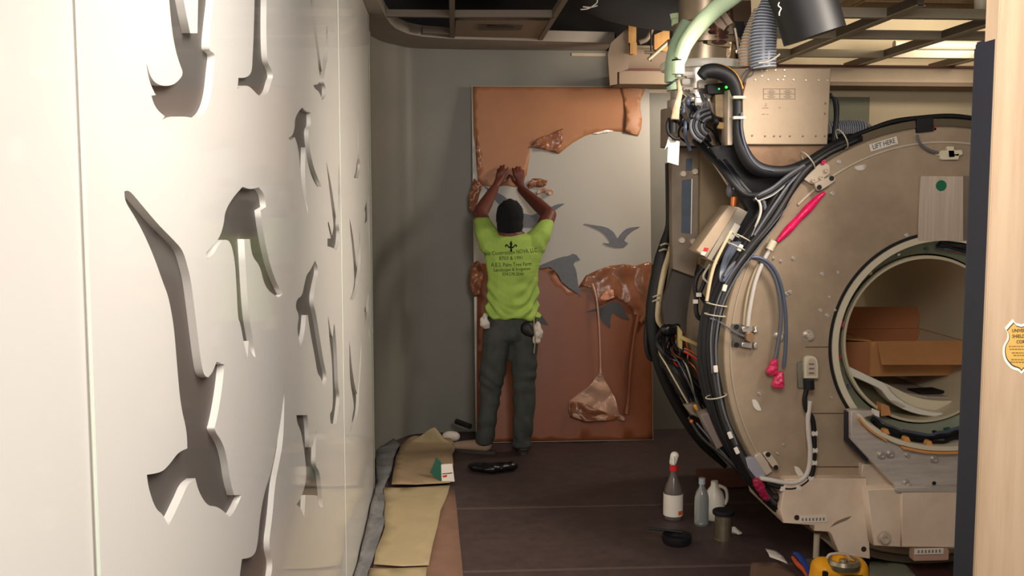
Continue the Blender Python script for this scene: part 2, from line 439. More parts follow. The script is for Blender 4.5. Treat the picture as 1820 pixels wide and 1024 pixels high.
# grey rectangle of the back wall behind the scanner
gp = [Y_(x, y, WY) for x, y in [(1154, 160), (1545, 168)]]
bm = bmesh.new()
xa, xb = gp[0].x, gp[1].x
xm = Y_(1300, 300, WY).x; zl = Y_(1500, 420, WY).z
bmesh.ops.create_cube(bm, size=1, matrix=Matrix.Translation(((xa + xm) / 2, WY - 0.006, gp[1].z / 2)) @ Matrix.Diagonal((xm - xa, 0.01, gp[1].z, 1)))
tag(box('wall_back_patch', ((xm + xb) / 2, WY - 0.006, (zl + gp[1].z) / 2 - .01), (xb - xm, 0.01, gp[1].z - zl - .02), mat('grey_green_patch', (118, 120, 100), .6)), kind='structure')
tag(from_bm('wall_back_panel', bm, M['wall']), kind='structure')
tag(box('wall_right', (4.95, 3.5, 1.6), (0.1, 7.4, 3.3), M['wall_beige']), kind='structure')
# backing wall of the bird boards
bw = FX(LW - 0.0135)
end = X_(660, 512, LW).y
tag(box('wall_left', (LW - 0.0135 - 0.06, end / 2 - 0.1, 1.4), (0.12, end + 0.2 - 0.004, 2.8), M['back_grey']), kind='structure')

# ceiling: flat ring that follows the curved cove, opening into the dark plenum
ring_in = [Z_(x, y, 2.70) for x, y in [(672, 0), (685, 29), (694, 42), (704, 51), (725, 60), (751, 65), (799, 69), (959, 73), (1092, 76)]]
ring_in = [V((p.x, p.y)) for p in ring_in]
d0 = (ring_in[0] - ring_in[1]).normalized()
outer = [(p.x, p.y + 0.03) for p in left]
loop = [(ring_in[0].x - .05, 2.4), (ring_in[0].x + 0.0, 3.6)] + [(p.x, p.y) for p in ring_in] + [(ring_in[-1].x, WY + 0.05)] + outer[::-1] + [(-1.3, 2.4)]
plate('ceiling', [loop], Frame((0, 0, 2.70), (1, 0, 0), (0, 1, 0)), 0.07, M['trim'], px=False, front=0.07)
tag(bpy.data.objects['ceiling'], kind='structure')
# pale strip painting the thin highlight under the cove on the back wall
tag(box('cove_highlight', ((Y_(1017, 98, WY).x + Y_(1075, 98, WY).x) / 2, WY - 0.004, 2.672), (0.24, 0.008, 0.02), M['gyp']), kind='structure')
# plenum above
tag(box('ceiling_deck', (1.8, 3.9, 3.35), (6.6, 7.0, 0.1), M['deck']), kind='structure')
tag(box('ceiling_left_darkener', (0.1, 3.9, 3.27), (3.5, 7.0, 0.05), M['void']), kind='structure')  # extra dark deck under the main one, added to darken the left plenum
tag(box('wall_plenum_back', (0.15, WY + 0.16, 3.0), (3.2, 0.06, 0.5), M['void']), kind='structure')
tag(box('wall_plenum_left', (-1.36, 3.9, 3.0), (0.06, 7.0, 0.6), M['void']), kind='structure')
# wall over the doorway, between the photographer and the scanner room
# lowered bulkhead on the right of the cove, with the open step down
bx0 = Y_(1097, 140, 6.9); bx1 = Y_(1212, 140, 6.9)
b_ = thing('bulkhead', (0.95, 6.98, 2.42), kind='structure')
zt, zb = Y_(1100, 125, 6.82).z, Y_(1100, 149, 6.82).z
box('ledge', ((bx0.x + 4.85) / 2, 6.98, (zt + zb) / 2), (4.85 - bx0.x, 0.32, zt - zb), M['gyp_dim'], b_)
box('ledge_edge', ((bx0.x + 1.75) / 2 , 6.81, zt + 0.006), (1.75 - bx0.x, 0.03, 0.012), M['rust'], b_)
# stepped cheek where the cove stops
plate('cheek', [[(1086, 76), (1117, 48), (1117, 122), (1097, 128), (1097, 149), (1084, 152), (1080, 97)]], FY(6.72), 0.03, M['gyp_dim'], b_)
plate('back_plate', [[(1117, 86), (1210, 84), (1210, 126), (1117, 126)]], FY(7.0), 0.02, M['gyp_dim'], b_)
for q in ([(1117, 45), (1131, 47), (1131, 76), (1117, 76)], [(1120, 76), (1132, 76), (1132, 96), (1120, 96)], [(1163, 62), (1190, 50), (1190, 92), (1163, 88)]):
    tag(plate('wood_stud', [q], FY(6.70 if q[0][0] < 1150 else 6.85), 0.05, M['lumber'], b_))
tube('bracket_rod', pt([(1152, 106), (1190, 72)], 6.6), 0.012, M['tee'], b_, 1)
tube('bracket_rod', pt([(1146, 93), (1166, 94)], 6.6), 0.010, M['tee_dark'], b_, 1)
tube('hanger_rod', pt([(1157, -60), (1157, 109)], 6.6), 0.005, M['blk'], b_, 1)
tube('hanger_rod', pt([(1215, -60), (1215, 40)], 6.2), 0.004, M['tee'], b_, 1)
tube('hanging_cable', pt([(1136, 75), (1150, 68), (1162, 45), (1180, 38), (1190, 48)], 6.75), 0.018, M['tee_dark'], b_, 6)

# ------------------------------------------------------------------ ceiling grid, left
def bar_px(name, a, b, Z, wd, h, m, parent):
    A, B = Z_(a[0], a[1], Z), Z_(b[0], b[1], Z); d = (B - A); L_ = d.length
    ang = math.atan2(d.y, d.x)
    c = (A + B) / 2
    return box(name, (c.x, c.y, c.z + h / 2), (L_, wd, h), m, parent, rz=ang)
g = thing('ceiling_grid_left', (0, 5.8, 2.71), kind='structure')
Z0 = 2.705
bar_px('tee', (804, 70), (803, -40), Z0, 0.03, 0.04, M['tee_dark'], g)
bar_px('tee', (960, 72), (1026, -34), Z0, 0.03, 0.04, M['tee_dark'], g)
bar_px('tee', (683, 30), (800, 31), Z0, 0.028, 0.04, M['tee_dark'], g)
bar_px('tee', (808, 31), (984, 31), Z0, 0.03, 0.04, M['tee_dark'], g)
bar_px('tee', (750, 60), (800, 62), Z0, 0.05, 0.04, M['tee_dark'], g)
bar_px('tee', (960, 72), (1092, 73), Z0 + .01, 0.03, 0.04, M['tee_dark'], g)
# supply air diffuser
d_ = thing('air_diffuser', Z_(890, 50, 2.72), 'square metal air diffuser with a slot, set in the ceiling grid over the back wall', 'air vent')
cc = [Z_(x, y, 2.715) for x, y in [(810, 37), (983, 37), (961, 68), (808, 66)]]
fz = Frame((0, 0, 2.715), (1, 0, 0), (0, -1, 0))
plate('face', [[(810, 37), (981, 37), (962, 68), (808, 66)]], fz, 0.03, mat('diffuser_paint', (132, 116, 98), 0.6), d_)
plate('slot', [[(850, 44), (930, 44), (926, 54), (850, 54)]], fz.off(0.004), 0.006, mat('diffuser_slot', (84, 72, 60), 0.6), d_)
plate('slot_blade', [[(866, 46), (914, 46), (913, 50), (866, 50)]], fz.off(0.009), 0.006, M['blk'], d_)
# dark duct pieces in the left plenum
def plen(name, c, s, m, lab, cat):
    o = box(name, c, s, m, bevel=0.02); tag(o, lab, cat)
c1 = Z_(890, 5, 3.0)
plen('duct_box', (.22, 5.9, 3.02), (0.5, 0.7, 0.22), mat('dark_duct', (22, 21, 22), 0.7), 'dark duct box above the open ceiling grid, over the air diffuser', 'duct')
du = tube('flexible_duct', [V((.72, 4.5, 3.0)), V((.78, 5.3, 2.99)), V((.98, 6.1, 2.985)), V((1.4, 6.55, 2.985)), V((1.72, 6.6, 2.985))], 0.235, M['duct_blk'], None, 8, 20)
tag(du, 'wide black flexible duct bending through the dark ceiling void', 'duct')
for i, q in enumerate([[(1032, 17), (1046, 15), (1060, 6), (1062, 0)], [(1036, 12), (1050, 13), (1062, 10)]]):
    tag(tube('loose_wire', pt([(a, b, 5.05) for a, b in q], 5.05), 0.003, M['cable_white'], None, 5, 6), 'thin pale loose wire end hanging in the dark ceiling void', 'wire', 'loose wire ends in the ceiling void')

# ------------------------------------------------------------------ ceiling grid, right
g = thing('ceiling_grid_right', (3, 6, 2.58), kind='structure')
ZR = 2.575
for k, y in enumerate([128, 103, 70, 33, -14]):
    p = Z_(1600, y, ZR)
    box('tee', (3.35, p.y, ZR + 0.024), (3.0, 0.045, 0.048), M['tee'], g)
x0 = Z_(1482, 131, ZR)
for k in range(-1, 4):
    X = x0.x + k * 0.62
    if k == -1: X = Z_(1482, 71, ZR).x
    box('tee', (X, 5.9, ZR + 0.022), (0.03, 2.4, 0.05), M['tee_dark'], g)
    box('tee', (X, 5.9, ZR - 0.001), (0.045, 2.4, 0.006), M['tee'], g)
box('wall_angle', (3.3, 6.80, ZR - 0.012), (3.1, 0.03, 0.014), M['rust'], g)
# soffit band below the grid
tag(box('trim_4', (3.3, 6.985, 2.51), (3.15, 0.34, 0.10), M['gyp']), kind='structure')
# things in the open right plenum
tag(tube('pale_tube', [V((3.05, 6.75, 2.70)), V((4.3, 6.75, 2.70))], 0.03, M['cream'], None, 1, 16), 'long pale tube lying above the ceiling grid nearest the back wall', 'pipe')  # pale tube stands for brightly lit grid bars and emits nothing
tag(box('insulation_batt', (3.0, 5.75, 2.78), (1.35, 0.42, 0.06), M['bronze'], bevel=0.01), 'ribbed tan batt lying above the right ceiling grid', 'insulation')
tag(tube('drain_pipe', [Y_(1744, -40, 5.2), Y_(1744, 26, 5.2)], 0.035, M['cream'], None, 1, 16), 'short vertical cream pipe above the grid at the upper right', 'pipe')
tag(tube('conduit', [V((2.2, 6.2, 2.86)), V((4.6, 6.1, 2.9))], 0.02, M['tee_dark'], None, 1, 12), 'thin horizontal conduit above the right ceiling grid', 'pipe')

# ================================================================== BIRD BOARDS (left)
birds = dict(
 b1=[(299,-20),(305,50),(312,90),(320,115),(326,131),(318,143),(306,152),(288,153),(274,146),(266,132),(260,112),(264,140),(272,160),(277,169),(269,170),(273,184),(281,197),(293,207),(287,215),(291,223),(300,217),(312,208),(328,207),(345,210),(356,210),(368,195),(376,165),(379,130),(383,97),(376,92),(371,88),(374,50),(380,0),(380,-20),(353,-20),(352,0),(351,59),(338,59),(326,0),(325,-20)],
 b2=[(453,-20),(451,60),(449,100),(448,125),(443,135),(432,139),(424,138),(422,158),(430,153),(441,152),(450,160),(459,170),(468,172),(477,165),(482,145),(486,136),(482,122),(475,110),(473,60),(474,-20)],
 b3=[(550,-10),(557,50),(563,90),(567,128),(570,140),(566,150),(557,151),(559,157),(567,163),(573,178),(579,172),(579,152),(574,147),(579,120),(584,95),(581,45),(578,85),(574,110),(572,127),(566,85),(560,40),(554,-10)],
 b4=[(513,245),(520,241),(524,226),(524,212),(530,199),(537,191),(543,198),(552,200),(553,224),(548,230),(549,252),(553,280),(561,308),(572,332),(565,334),(556,320),(549,298),(545,278),(543,262),(542,300),(544,340),(548,382),(541,355),(536,325),(534,300),(530,262),(524,244),(516,250)],
 b5=[(221,340),(222,358),(240,386),(258,420),(275,460),(290,503),(299,526),(307,567),(311,602),(315,654),(321,720),(332,766),(333,797),(317,804),(302,825),(287,840),(261,844),(264,868),(276,904),(290,915),(299,935),(308,918),(324,884),(334,860),(347,850),(353,874),(368,899),(384,900),(397,908),(408,920),(417,909),(430,880),(416,880),(409,855),(404,817),(396,787),(380,764),(384,752),(391,715),(396,680),(399,648),(385,643),(378,662),(370,671),(362,667),(357,640),(352,600),(346,550),(340,503),(335,480),(326,447),(312,430),(280,398),(250,362),(230,338)],
 b6=[(366,450),(369,446),(390,424),(398,398),(400,375),(415,350),(431,332),(445,337),(460,333),(470,345),(473,368),(463,374),(466,400),(472,435),(480,470),(490,500),(502,523),(495,529),(478,518),(469,503),(462,472),(448,456),(444,425),(434,425),(438,500),(442,560),(449,600),(454,636),(447,628),(442,606),(440,636),(434,613),(427,573),(423,567),(420,500),(417,460),(410,430),(400,425),(390,432),(380,452),(368,462)],
 b7=[(560,463),(567,480),(561,505),(556,535),(563,565),(569,605),(576,648),(582,672),(575,692),(571,672),(564,664),(559,630),(552,595),(547,560),(544,560),(542,590),(534,622),(531,600),(528,585),(532,560),(525,547),(528,531),(537,526),(541,505),(545,488),(552,480)],
 b8=[(580,287),(587,320),(592,350),(597,386),(600,380),(601,345),(602,293),(604,340),(603,385),(602,400),(604,415),(602,435),(598,446),(591,440),(582,438),(582,424),(588,424),(582,396),(584,394),(590,418),(593,405),(592,388),(587,350),(583,315)],
 b9=[(636,185),(638,240),(638,280),(641,297),(636,318),(629,316),(632,308),(634,290),(636,270),(635,230)],
 b10=[(655,330),(656,365),(657,390),(658,455),(655,430),(653,392),(648,398),(650,378),(647,372),(651,362),(653,345)],
 b11=[(621,388),(627,415),(631,450),(634,478),(637,455),(639,410),(641,450),(640,480),(637,495),(635,515),(628,533),(622,533),(627,520),(630,500),(629,475),(626,440),(623,412)],
 b12=[(655,512),(656,530),(654,550),(658,605),(655,590),(652,555),(650,575),(647,550),(652,540)],
 b13=[(583,561),(588,590),(591,600),(594,575),(598,610),(600,660),(601,690),(604,704),(602,725),(598,754),(588,753),(586,735),(591,730),(592,700),(590,638),(585,600)],
 b14=[(621,606),(625,650),(631,690),(635,700),(638,660),(643,590),(642,650),(638,690),(638,722),(633,750),(628,752),(623,770),(627,735),(630,722),(624,690),(621,660)],
 b15=[(527,738),(546,738),(549,760),(550,795),(555,795),(562,764),(561,800),(560,828),(568,838),(571,870),(574,903),(567,900),(564,881),(553,880),(543,880),(541,920),(535,903),(527,897),(536,884),(546,848),(541,802),(535,766),(528,752)],
 b16=[(506,688),(505,740),(503,787),(496,825),(489,858),(484,920),(477,970),(486,1004),(478,1040),(424,1040),(430,994),(447,991),(457,978),(462,920),(470,875),(482,840),(492,790),(500,740)],
)
fx = FX(LW)
s1 = X_(150, 512, LW).y; s2 = X_(606, 512, LW).y
loops = [[(s1 + 0.004, 0.0), (end, 0.0), (end, 2.695), (s1 + 0.004, 2.695)]]
def smooth_px(L_):
    return [fx.px(p) for p in chaikin(L_, 2, 0.45)]
loops += [smooth_px(b) for b in birds.values()]
bb = plate('bird_cutout_board', loops, fx, 0.0134, M['white_board'], px=False)
tag(bb, 'long white wall board with sixteen dark flying bird cutouts', 'wall panel')
b0 = plate('plain_board', [[(0.25, 0.0), (s1 - 0.004, 0.0), (s1 - 0.004, 2.695), (0.25, 2.695)]], fx, 0.0134, M['white_board'], px=False)
tag(b0, 'plain white wall board nearest the camera, without any cutout', 'wall panel')
# clear glass sheets over the boards, with polished edges that show as pale lines
gl = [(0.25, s1 - 0.003, 'clear glass sheet over the plain white board nearest the camera'),
      (s1 + 0.003, s2 - 0.003, 'widest clear glass sheet, over the large bird cutouts'),
      (s2 + 0.003, end - 0.003, 'farthest clear glass sheet, over the small bird cutouts at the end of the wall')]
for a, b, lab in gl:
    t_ = thing('glass_sheet', (LW + 0.005, (a + b) / 2, 0), lab, 'glass panel')
    bm = bmesh.new(); vs = [bm.verts.new((LW + 0.005, yy, zz)) for yy, zz in ((a, 0), (b, 0), (b, 2.69), (a, 2.69))]; bm.faces.new(vs)
    me = bpy.data.meshes.new('pane'); bm.to_mesh(me); bm.free(); link('pane', me, M['glass'], t_)
    for yy in (a, b):
        if yy > 0.3: box('polished_edge', (LW + 0.0045, yy, 1.345), (0.0015, 0.0014, 2.69), M['seam'], t_)

# ================================================================== DISPLAY BOARD leaning on the back wall
pb = Z_(1000, 786, 0); top_y = WY - 0.045
zt = Y_(1000, 153, top_y).z
fb = Frame((0, pb.y, 0), (1, 0, 0), (0, top_y - pb.y, zt))      # front face of the board
q = [fb.px(p) for p in [(838, 153), (1154, 153), (1161, 785), (846, 787)]]
q[2] = (q[2][0], 0.004); q[3] = (q[3][0], 0.004)
db = thing('display_board', fb.w(q[2][0] * .5 + q[3][0] * .5, 0), 'tall white board with bird prints leaning on the back wall, half peeled of brown film', 'display board')
plate('panel', [q], fb, 0.03, M['board'], db, px=False)
B = {
 'bird_print': [
  ([(1038,398),(1060,401),(1078,404),(1090,412),(1097,424),(1106,412),(1116,405),(1137,403),(1125,409),(1115,418),(1109,428),(1116,433),(1109,439),(1095,440),(1081,437),(1072,432),(1081,433),(1085,430),(1079,421),(1071,412),(1057,405)], 'bird'),
  ([(955,474),(978,464),(997,457),(1011,455),(1017,451),(1024,453),(1031,462),(1023,464),(1019,470),(1024,481),(1026,496),(1028,510),(1033,527),(1024,520),(1011,512),(998,501),(991,486),(978,475),(957,478)], 'bird'),
  ([(858,329),(880,341),(900,351),(925,378),(945,383),(972,372),(990,363),(1004,362),(985,375),(965,388),(950,404),(925,404),(905,385),(885,362)], 'bird'),
  ([(1041,555),(1056,549),(1067,548),(1082,538),(1101,538),(1110,555),(1119,568),(1102,564),(1089,555),(1084,568),(1085,583),(1073,575),(1065,562),(1060,553)], 'bird2'),
  ([(955,558),(962,560),(975,578),(955,575)], 'bird2')]}
for L_, mm in B['bird_print']:
    plate('bird_print', [[fb.px(p) for p in L_]] if False else [chaikin([fb.px(p) for p in L_], 1, 0.86)], fb.off(0.0), 0.007, M[mm], db, px=False, front=0.0075)
random.seed(3)
def hf(base, amp, s, seed=0): return lambda u, v: base + amp * crease(u, v, s, seed)
# upper masking film, still stuck
upper = [(840,154),(1147,155),(1143,168),(1138,180),(1137,194),(1141,213),(1139,230),(1134,242),(1123,238),(1102,234),(1081,232),(1060,235),(1039,242),(1018,254),(1004,265),(993,274),(969,267),(942,258),(941,281),(938,298),(936,312),(918,333),(900,330),(880,332),(860,331),(849,322),(848,300),(847,274),(842,240)]
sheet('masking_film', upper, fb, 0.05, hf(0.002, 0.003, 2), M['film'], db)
# the curled band at its right end
curl = [(1104,156),(1147,155),(1143,168),(1138,180),(1137,194),(1141,213),(1139,230),(1134,242),(1120,238),(1110,236),(1112,200)]
sheet('film_curl', curl, fb, 0.03, lambda u, v: 0.006 + 0.03 * crease(u, v, 5, 2), M['film'], db)
sheet('film_fold', [(942,262),(946,256),(962,244),(980,238),(1000,229),(999,252),(992,273),(968,267)], fb, 0.02, lambda u, v: 0.008 + 0.05 * crease(u, v, 16, 5), M['film_c'], db)
tg = sheet('film_edge_highlight', [(1052,238),(1068,233.5),(1081,231),(1090,233),(1081,235.5),(1062,238.5)], fb, 0.01, lambda u, v: 0.005 + 0.02 * crease(u, v, 60, 5), mat('highlight_white_film', (240, 232, 222), 0.05), db)  # near-white patch paints the glint along the film edge
# torn scraps right of the hands
sheet('film_scrap', [(936,330),(946,318),(960,318),(972,322),(970,330),(962,334),(950,332),(940,336)], fb, 0.012, lambda u, v: 0.01 + 0.06 * crease(u, v, 25, 8), M['film_c'], db)
sheet('film_scrap', [(951,348),(957,338),(966,333),(974,338),(984,337),(982,345),(974,348),(968,343),(958,344)], fb, 0.012, lambda u, v: 0.008 + 0.05 * crease(u, v, 25, 3), M['film_p'], db)
# strip twisting down the left edge
sheet('film_strip', [(842,318),(858,330),(852,345),(848,362),(843,380),(834,372),(833,352),(838,335)], fb, 0.016, lambda u, v: 0.012 + 0.06 * crease(u, v, 18, 4), M['film_c'], db)
sheet('film_strip', [(848,235),(853,262),(856,300),(851,322),(847,300),(845,262)], fb, 0.02, lambda u, v: 0.004 + 0.03 * crease(u, v, 14, 4), M['film_c'], db)
sheet('film_bunch', [(838,470),(846,465),(858,470),(858,500),(852,525),(843,528),(836,512),(834,490)], fb, 0.016, lambda u, v: 0.02 + 0.12 * crease(u, v, 18, 9), M['film_c'], db)
# lower masking film
lower = [(848,468),(958,473),(978,474),(993,487),(998,501),(1011,512),(1022,519),(1030,507),(1041,490),(1060,481),(1082,473),(1108,470),(1127,473),(1138,470),(1149,466),(1157,468),(1160,781),(847,782)]
lo = [fb.px(p) for p in lower]; lo[-1] = (lo[-1][0], 0.008); lo[-2] = (lo[-2][0], 0.008)
sheet('masking_film', lo, fb, 0.06, hf(0.002, 0.004, 2, 3), M['film_shaded'], db, px=False)
# loose wrinkled swag at its upper right
swag = [(1032,508),(1041,490),(1060,481),(1082,473),(1108,470),(1127,473),(1138,470),(1149,466),(1158,468),(1158,560),(1140,578),(1128,560),(1112,540),(1094,530),(1075,540),(1064,545),(1056,530),(1050,512)]
sheet('film_swag', swag, fb, 0.025, lambda u, v: 0.008 + 0.07 * crease(u, v * .5, 9, 6), M['film_c'], db)
sheet('film_highlight', [(1064,530),(1070,522),(1078,514),(1088,516),(1089,529),(1078,534),(1066,537)], fb, 0.012, lambda u, v: 0.058 + 0.04 * crease(u, v, 30, 6), mat('highlight_brown_film', (205, 140, 110), 0.08, bump=0.4, bscale=60), db)  # lighter patch puts the gloss highlight of the film into colour
# pale twisted strip hanging down to a bunched bag of film
S = [fb.w(*fb.px(p), n) for p, n in [((1052,505),.02),((1058,530),.05),((1062,570),.05),((1064,610),.05),((1065,650),.05),((1065,668),.05)]]
tube('hanging_strip', S, [0.010, 0.008, 0.007, 0.006, 0.006, 0.012], M['film_p'], db, 5, 8)
S = [fb.w(*fb.px(p), n) for p, n in [((1133,560),.02),((1125,600),.03),((1119,650),.03),((1116,700),.03),((1112,735),.03)]]
tube('hanging_strip', S, [0.02, 0.012, 0.016, 0.01, 0.02], M['film_shaded'], db, 5, 8)
sheet('film_bag', [(1065,658),(1072,672),(1082,690),(1090,704),(1094,722),(1099,736),(1110,742),(1108,748),(1090,744),(1062,745),(1035,746),(1012,738),(1009,725),(1010,712),(1024,702),(1044,686),(1056,672)], fb, 0.02,
      lambda u, v: 0.03 + 0.10 * crease(u, v, 6, 11), M['film_p'], db)
sheet('film_bag_fold', [(1010,712),(1030,714),(1055,724),(1080,734),(1099,738),(1090,744),(1062,746),(1035,747),(1012,739)], fb, 0.02,
      lambda u, v: 0.055 + 0.09 * crease(u, v, 11, 13), M['film_c'], db)

# ================================================================== PERSON peeling the film
PYt = Z_(930, 806, 0.0).y              # where the feet stand
def W(x, y, Y): return Y_(x, y, Y)
T = PYt - 0.10                         # depth of the trunk
px = T / F
person = thing('person', V((W(907, 790, PYt).x, PYt, 0)), 'person in lime green shirt and black cap reaching up to the leaning board', 'person')
bodych = []
sl, sr = W(868, 428, T), W(956, 428, T)
bodych.append([(W(907, 470, T), (.15, .10, .12)), (W(907, 440, T), (.17, .09, .08)), (W(908, 415, T - .0), (.07, .07, .07)), (W(907, 395, T + .02), (.062, .065, .07))])
bodych.append([(W(907, 470, T), (.15, .10, .12)), (W(908, 530, T), (.14, .10, .12)), (W(908, 578, T), (.14, .09, .06))])
hd = W(906, 388, T + .02)
bodych.append([(hd, (.078, .095, .112))])
bodych.append([(W(906, 392, T + .10), (.055, .05, .08))])
HP = fb.w(*fb.px((905, 320)), 0.0)     # board surface near the hands
hy = HP.y
el, er = W(853, 380, T + .16), W(976, 382, T + .16)
wl, wr = W(879, 335, hy - .10), W(927, 337, hy - .10)
bodych += [[(sl, .062), (el, .050), (el.lerp(wl, .35), .047), (wl, .031)], [(sr, .062), (er, .050), (er.lerp(wr, .35), .047), (wr, .031)]]
# ears, chin, nose on the far side of the head
bodych += [[(hd + V((.075, .01, -.01)), (.014, .02, .03))], [(hd + V((-.075, .01, -.01)), (.014, .02, .03))], [(hd + V((0, .12, -.01)), (.014, .025, .022))]]
# palms and fingers, each finger its own bent chain
def hand(wr_, kn, tips, thumb, side):
    out = []
    k0, k1 = kn
    mid = (k0 + k1) / 2
    for t in (0.1, .37, .63, .9):
        out.append([(wr_.lerp(mid, .15), (.024, .016, .022)), (k0.lerp(k1, t), (.0125, .011, .0125))])
    for i, tp in enumerate(tips):
        k = k0.lerp(k1, i / 3); L_ = (tp - k)
        j1 = k + L_ * .42 + V((0, -.018, 0)); j2 = k + L_ * .75 + V((0, -.012, 0))
        out.append([(k, .0110), (j1, .0100), (j2, .0090), (tp, .0078)])
    out.append([(wr_.lerp(mid, .25), .015), (thumb[0], .0125), (thumb[1], .0105), (thumb[2], .0088)])
    return out
hb = hy - .055; ht = hy - .012
hands = hand(wl, (W(883, 316, hb), W(897, 312, hb)), [W(885, 301, ht), W(890, 295, ht), W(896, 293, ht), W(903, 298, ht)], [W(893, 324, hb + .01), W(901, 319, hb + .025), W(905, 311, ht)], 1)
hands += hand(wr, (W(930, 319, hb), W(916, 314, hb)), [W(930, 303, ht), W(924, 297, ht), W(918, 296, ht), W(911, 299, ht)], [W(918, 327, hb + .01), W(912, 321, hb + .025), W(909, 313, ht)], -1)
# legs
hl, hr = W(884, 592, T), W(930, 592, T)
kl, kr = W(872, 694, T + .06), W(932, 694, T + .04)
al = W(862, 783, PYt + .02); ar = W(930, 788, PYt + .02)
bodych += [[(hl, (.085, .09, .09)), (kl, .055), (al, .038)], [(hr, (.085, .09, .09)), (kr, .055), (ar, .038)]]
blob('body', bodych + hands, 0.0075, M['skin'], person, 2)
# cap
bm_ = [[(hd + V((0, -.005, .015)), (.092, .105, .112))], [(hd + V((0, -.02, -.045)), (.088, .085, .088))]]
blob('cap', bm_, 0.008, M['cap'], person, 3, lambda c: .0015 * math.sin(c.z * 400))
# t-shirt: trunk, raised sleeves, folds
def ell(x0, x1, y, dep, dz, dy=0): 
    a, b = W(x0, y, T), W(x1, y, T); return ((a + b) / 2 + V((0, dy, 0)), ((b.x - a.x) / 2, dep, dz))
trunk = [ell(882, 934, 419, .07, .03, .01), ell(864, 956, 428, .105, .05), ell(856, 966, 446, .122, .055), ell(862, 962, 475, .130, .06), ell(864, 958, 505, .125, .06), ell(861, 959, 530, .128, .05), ell(857, 961, 552, .135, .04), ell(856, 963, 562, .140, .022)]
elc, erc = W(857, 392, T + .09), W(968, 397, T + .09)
sleeves = [[(W(873, 436, T), (.085, .085, .07)), (W(865, 415, T + .02), (.072, .08, .065)), (elc, (.055, .06, .03))],
           [(W(949, 436, T), (.085, .085, .07)), (W(960, 418, T + .02), (.072, .08, .065)), (erc, (.055, .06, .03))]]
def folds(c):
    u = (c.x - W(908, 500, T).x) / .2; zz = (c.z - W(908, 500, T).z)
    f = 0.0
    lowz = max(0, min(1, (-zz + .05) / .2))
    f += .010 * lowz * math.sin((zz + .22 * u * u * -1) * 75 + 3 * nz(c.x, c.z, 4))
    f += .006 * math.sin(c.x * 40 + c.z * 25 + 4 * nz(c.x, c.z, 6)) * (0.4 + lowz)
    f += .006 * nz(c.x, c.z, 14, c.y)
    return f
shirt = blob('t_shirt', [trunk] + sleeves, 0.008, M['shirt'], person, 4, folds)
# print on the back of the shirt, laid onto the cloth
def bvh_of(o):
    b = WL[o.name]; me = o.data
    return BVHTree.FromPolygons([v.co + b for v in me.vertices], [tuple(p.vertices) for p in me.polygons])
bv = bvh_of(shirt)
def drape(me, fwd=V((0, 1, 0)), off=0.0015, bv=bv):
    bm = bmesh.new(); bm.from_mesh(me)
    bmesh.ops.triangulate(bm, faces=bm.faces)
    bmesh.ops.subdivide_edges(bm, edges=[e for e in bm.edges if e.calc_length() > .012], cuts=1)
    for v in bm.verts:
        h = bv.ray_cast(v.co - fwd * 1.0, fwd)
        if h[0] is not None: v.co = h[0] - fwd * off
    bm.to_mesh(me); bm.free()
fs = FY(T - .14)
prt = []
lines = [('Just Construction NOVA, LLC', 909, 449, .036, .07, 0.74), ('B703 & 1991', 909, 459.5, .032, 0.03, 0.9), ('A.E.S. Palm Tree Farm', 910, 471, .036, .03, 0.78), ('Landscape & Irrigation', 911, 479.5, .030, .05, 0.85), ('334.578.3540', 912, 488, .028, .0, 0.9)]
for s, x, y, h, r, sx in lines:
    u, v = fs.px((x, y)); me = text('line', s, fs, 0, 0, h, None, rot=0, t=0.0, sx=sx, ret=True)
    me.transform(Matrix.Translation(fs.U * u + fs.V * v)); me.transform(Matrix.Identity(4))
    c = V((u, fs.O.y, v)); me.transform(Matrix.Translation(c) @ Matrix.Rotation(-r, 4, 'Y') @ Matrix.Translation(-c)); prt.append(me)
# fleur-de-lis
def fleur(x, y, s):
    half = [(0, 1.0), (.14, .72), (.22, .45), (.12, .12), (.30, .05), (.45, .25), (.62, .42), (.85, .38), (.95, .15), (.85, -.05), (.72, .0), (.76, .16), (.62, .18), (.48, -.02), (.36, -.16), (.12, -.2), (.18, -.55), (0, -.85)]
    L_ = half + [(-a, b) for a, b in half[::-1][1:-1]]
    u, v = fs.px((x, y)); return [(u + a * s, v + b * s) for a, b in L_]
cu = plate('line', [fleur(909, 439.5, .040)], fs, 0.0004, None, None, px=False)
me = cu.data; me.transform(Matrix.Translation(WL[cu.name])); bpy.data.objects.remove(cu); prt.append(me)
bm = bmesh.new()
for me in prt:
    drape(me); bm.from_mesh(me)
me = bpy.data.meshes.new('shirt_print'); bm.to_mesh(me); bm.free(); me.materials.clear()
link('shirt_print', me, M['shirt_ink'], shirt)
# trousers
tr = [[ell(863, 955, 566, .115, .06), ell(861, 956, 592, .125, .07)],
      [(hl, (.10, .11, .09)), (W(878, 640, T + .02), (.092, .10, .08)), (kl, .078), (W(866, 740, T + .06), .070), (W(862, 784, PYt), (.068, .075, .03))],
      [(hr, (.10, .11, .09)), (W(931, 640, T + .02), (.092, .10, .08)), (kr, .078), (W(930, 740, T + .05), .070), (W(929, 790, PYt), (.068, .075, .03))]]
blob('trousers', tr, 0.009, M['trousers'], person, 4, lambda c: .0035 * math.sin(c.z * 45 + c.x * 40 + 9 * nz(c.x, c.z, 4)) + .010 * nz(c.x, c.z, 9, c.y) - .002)
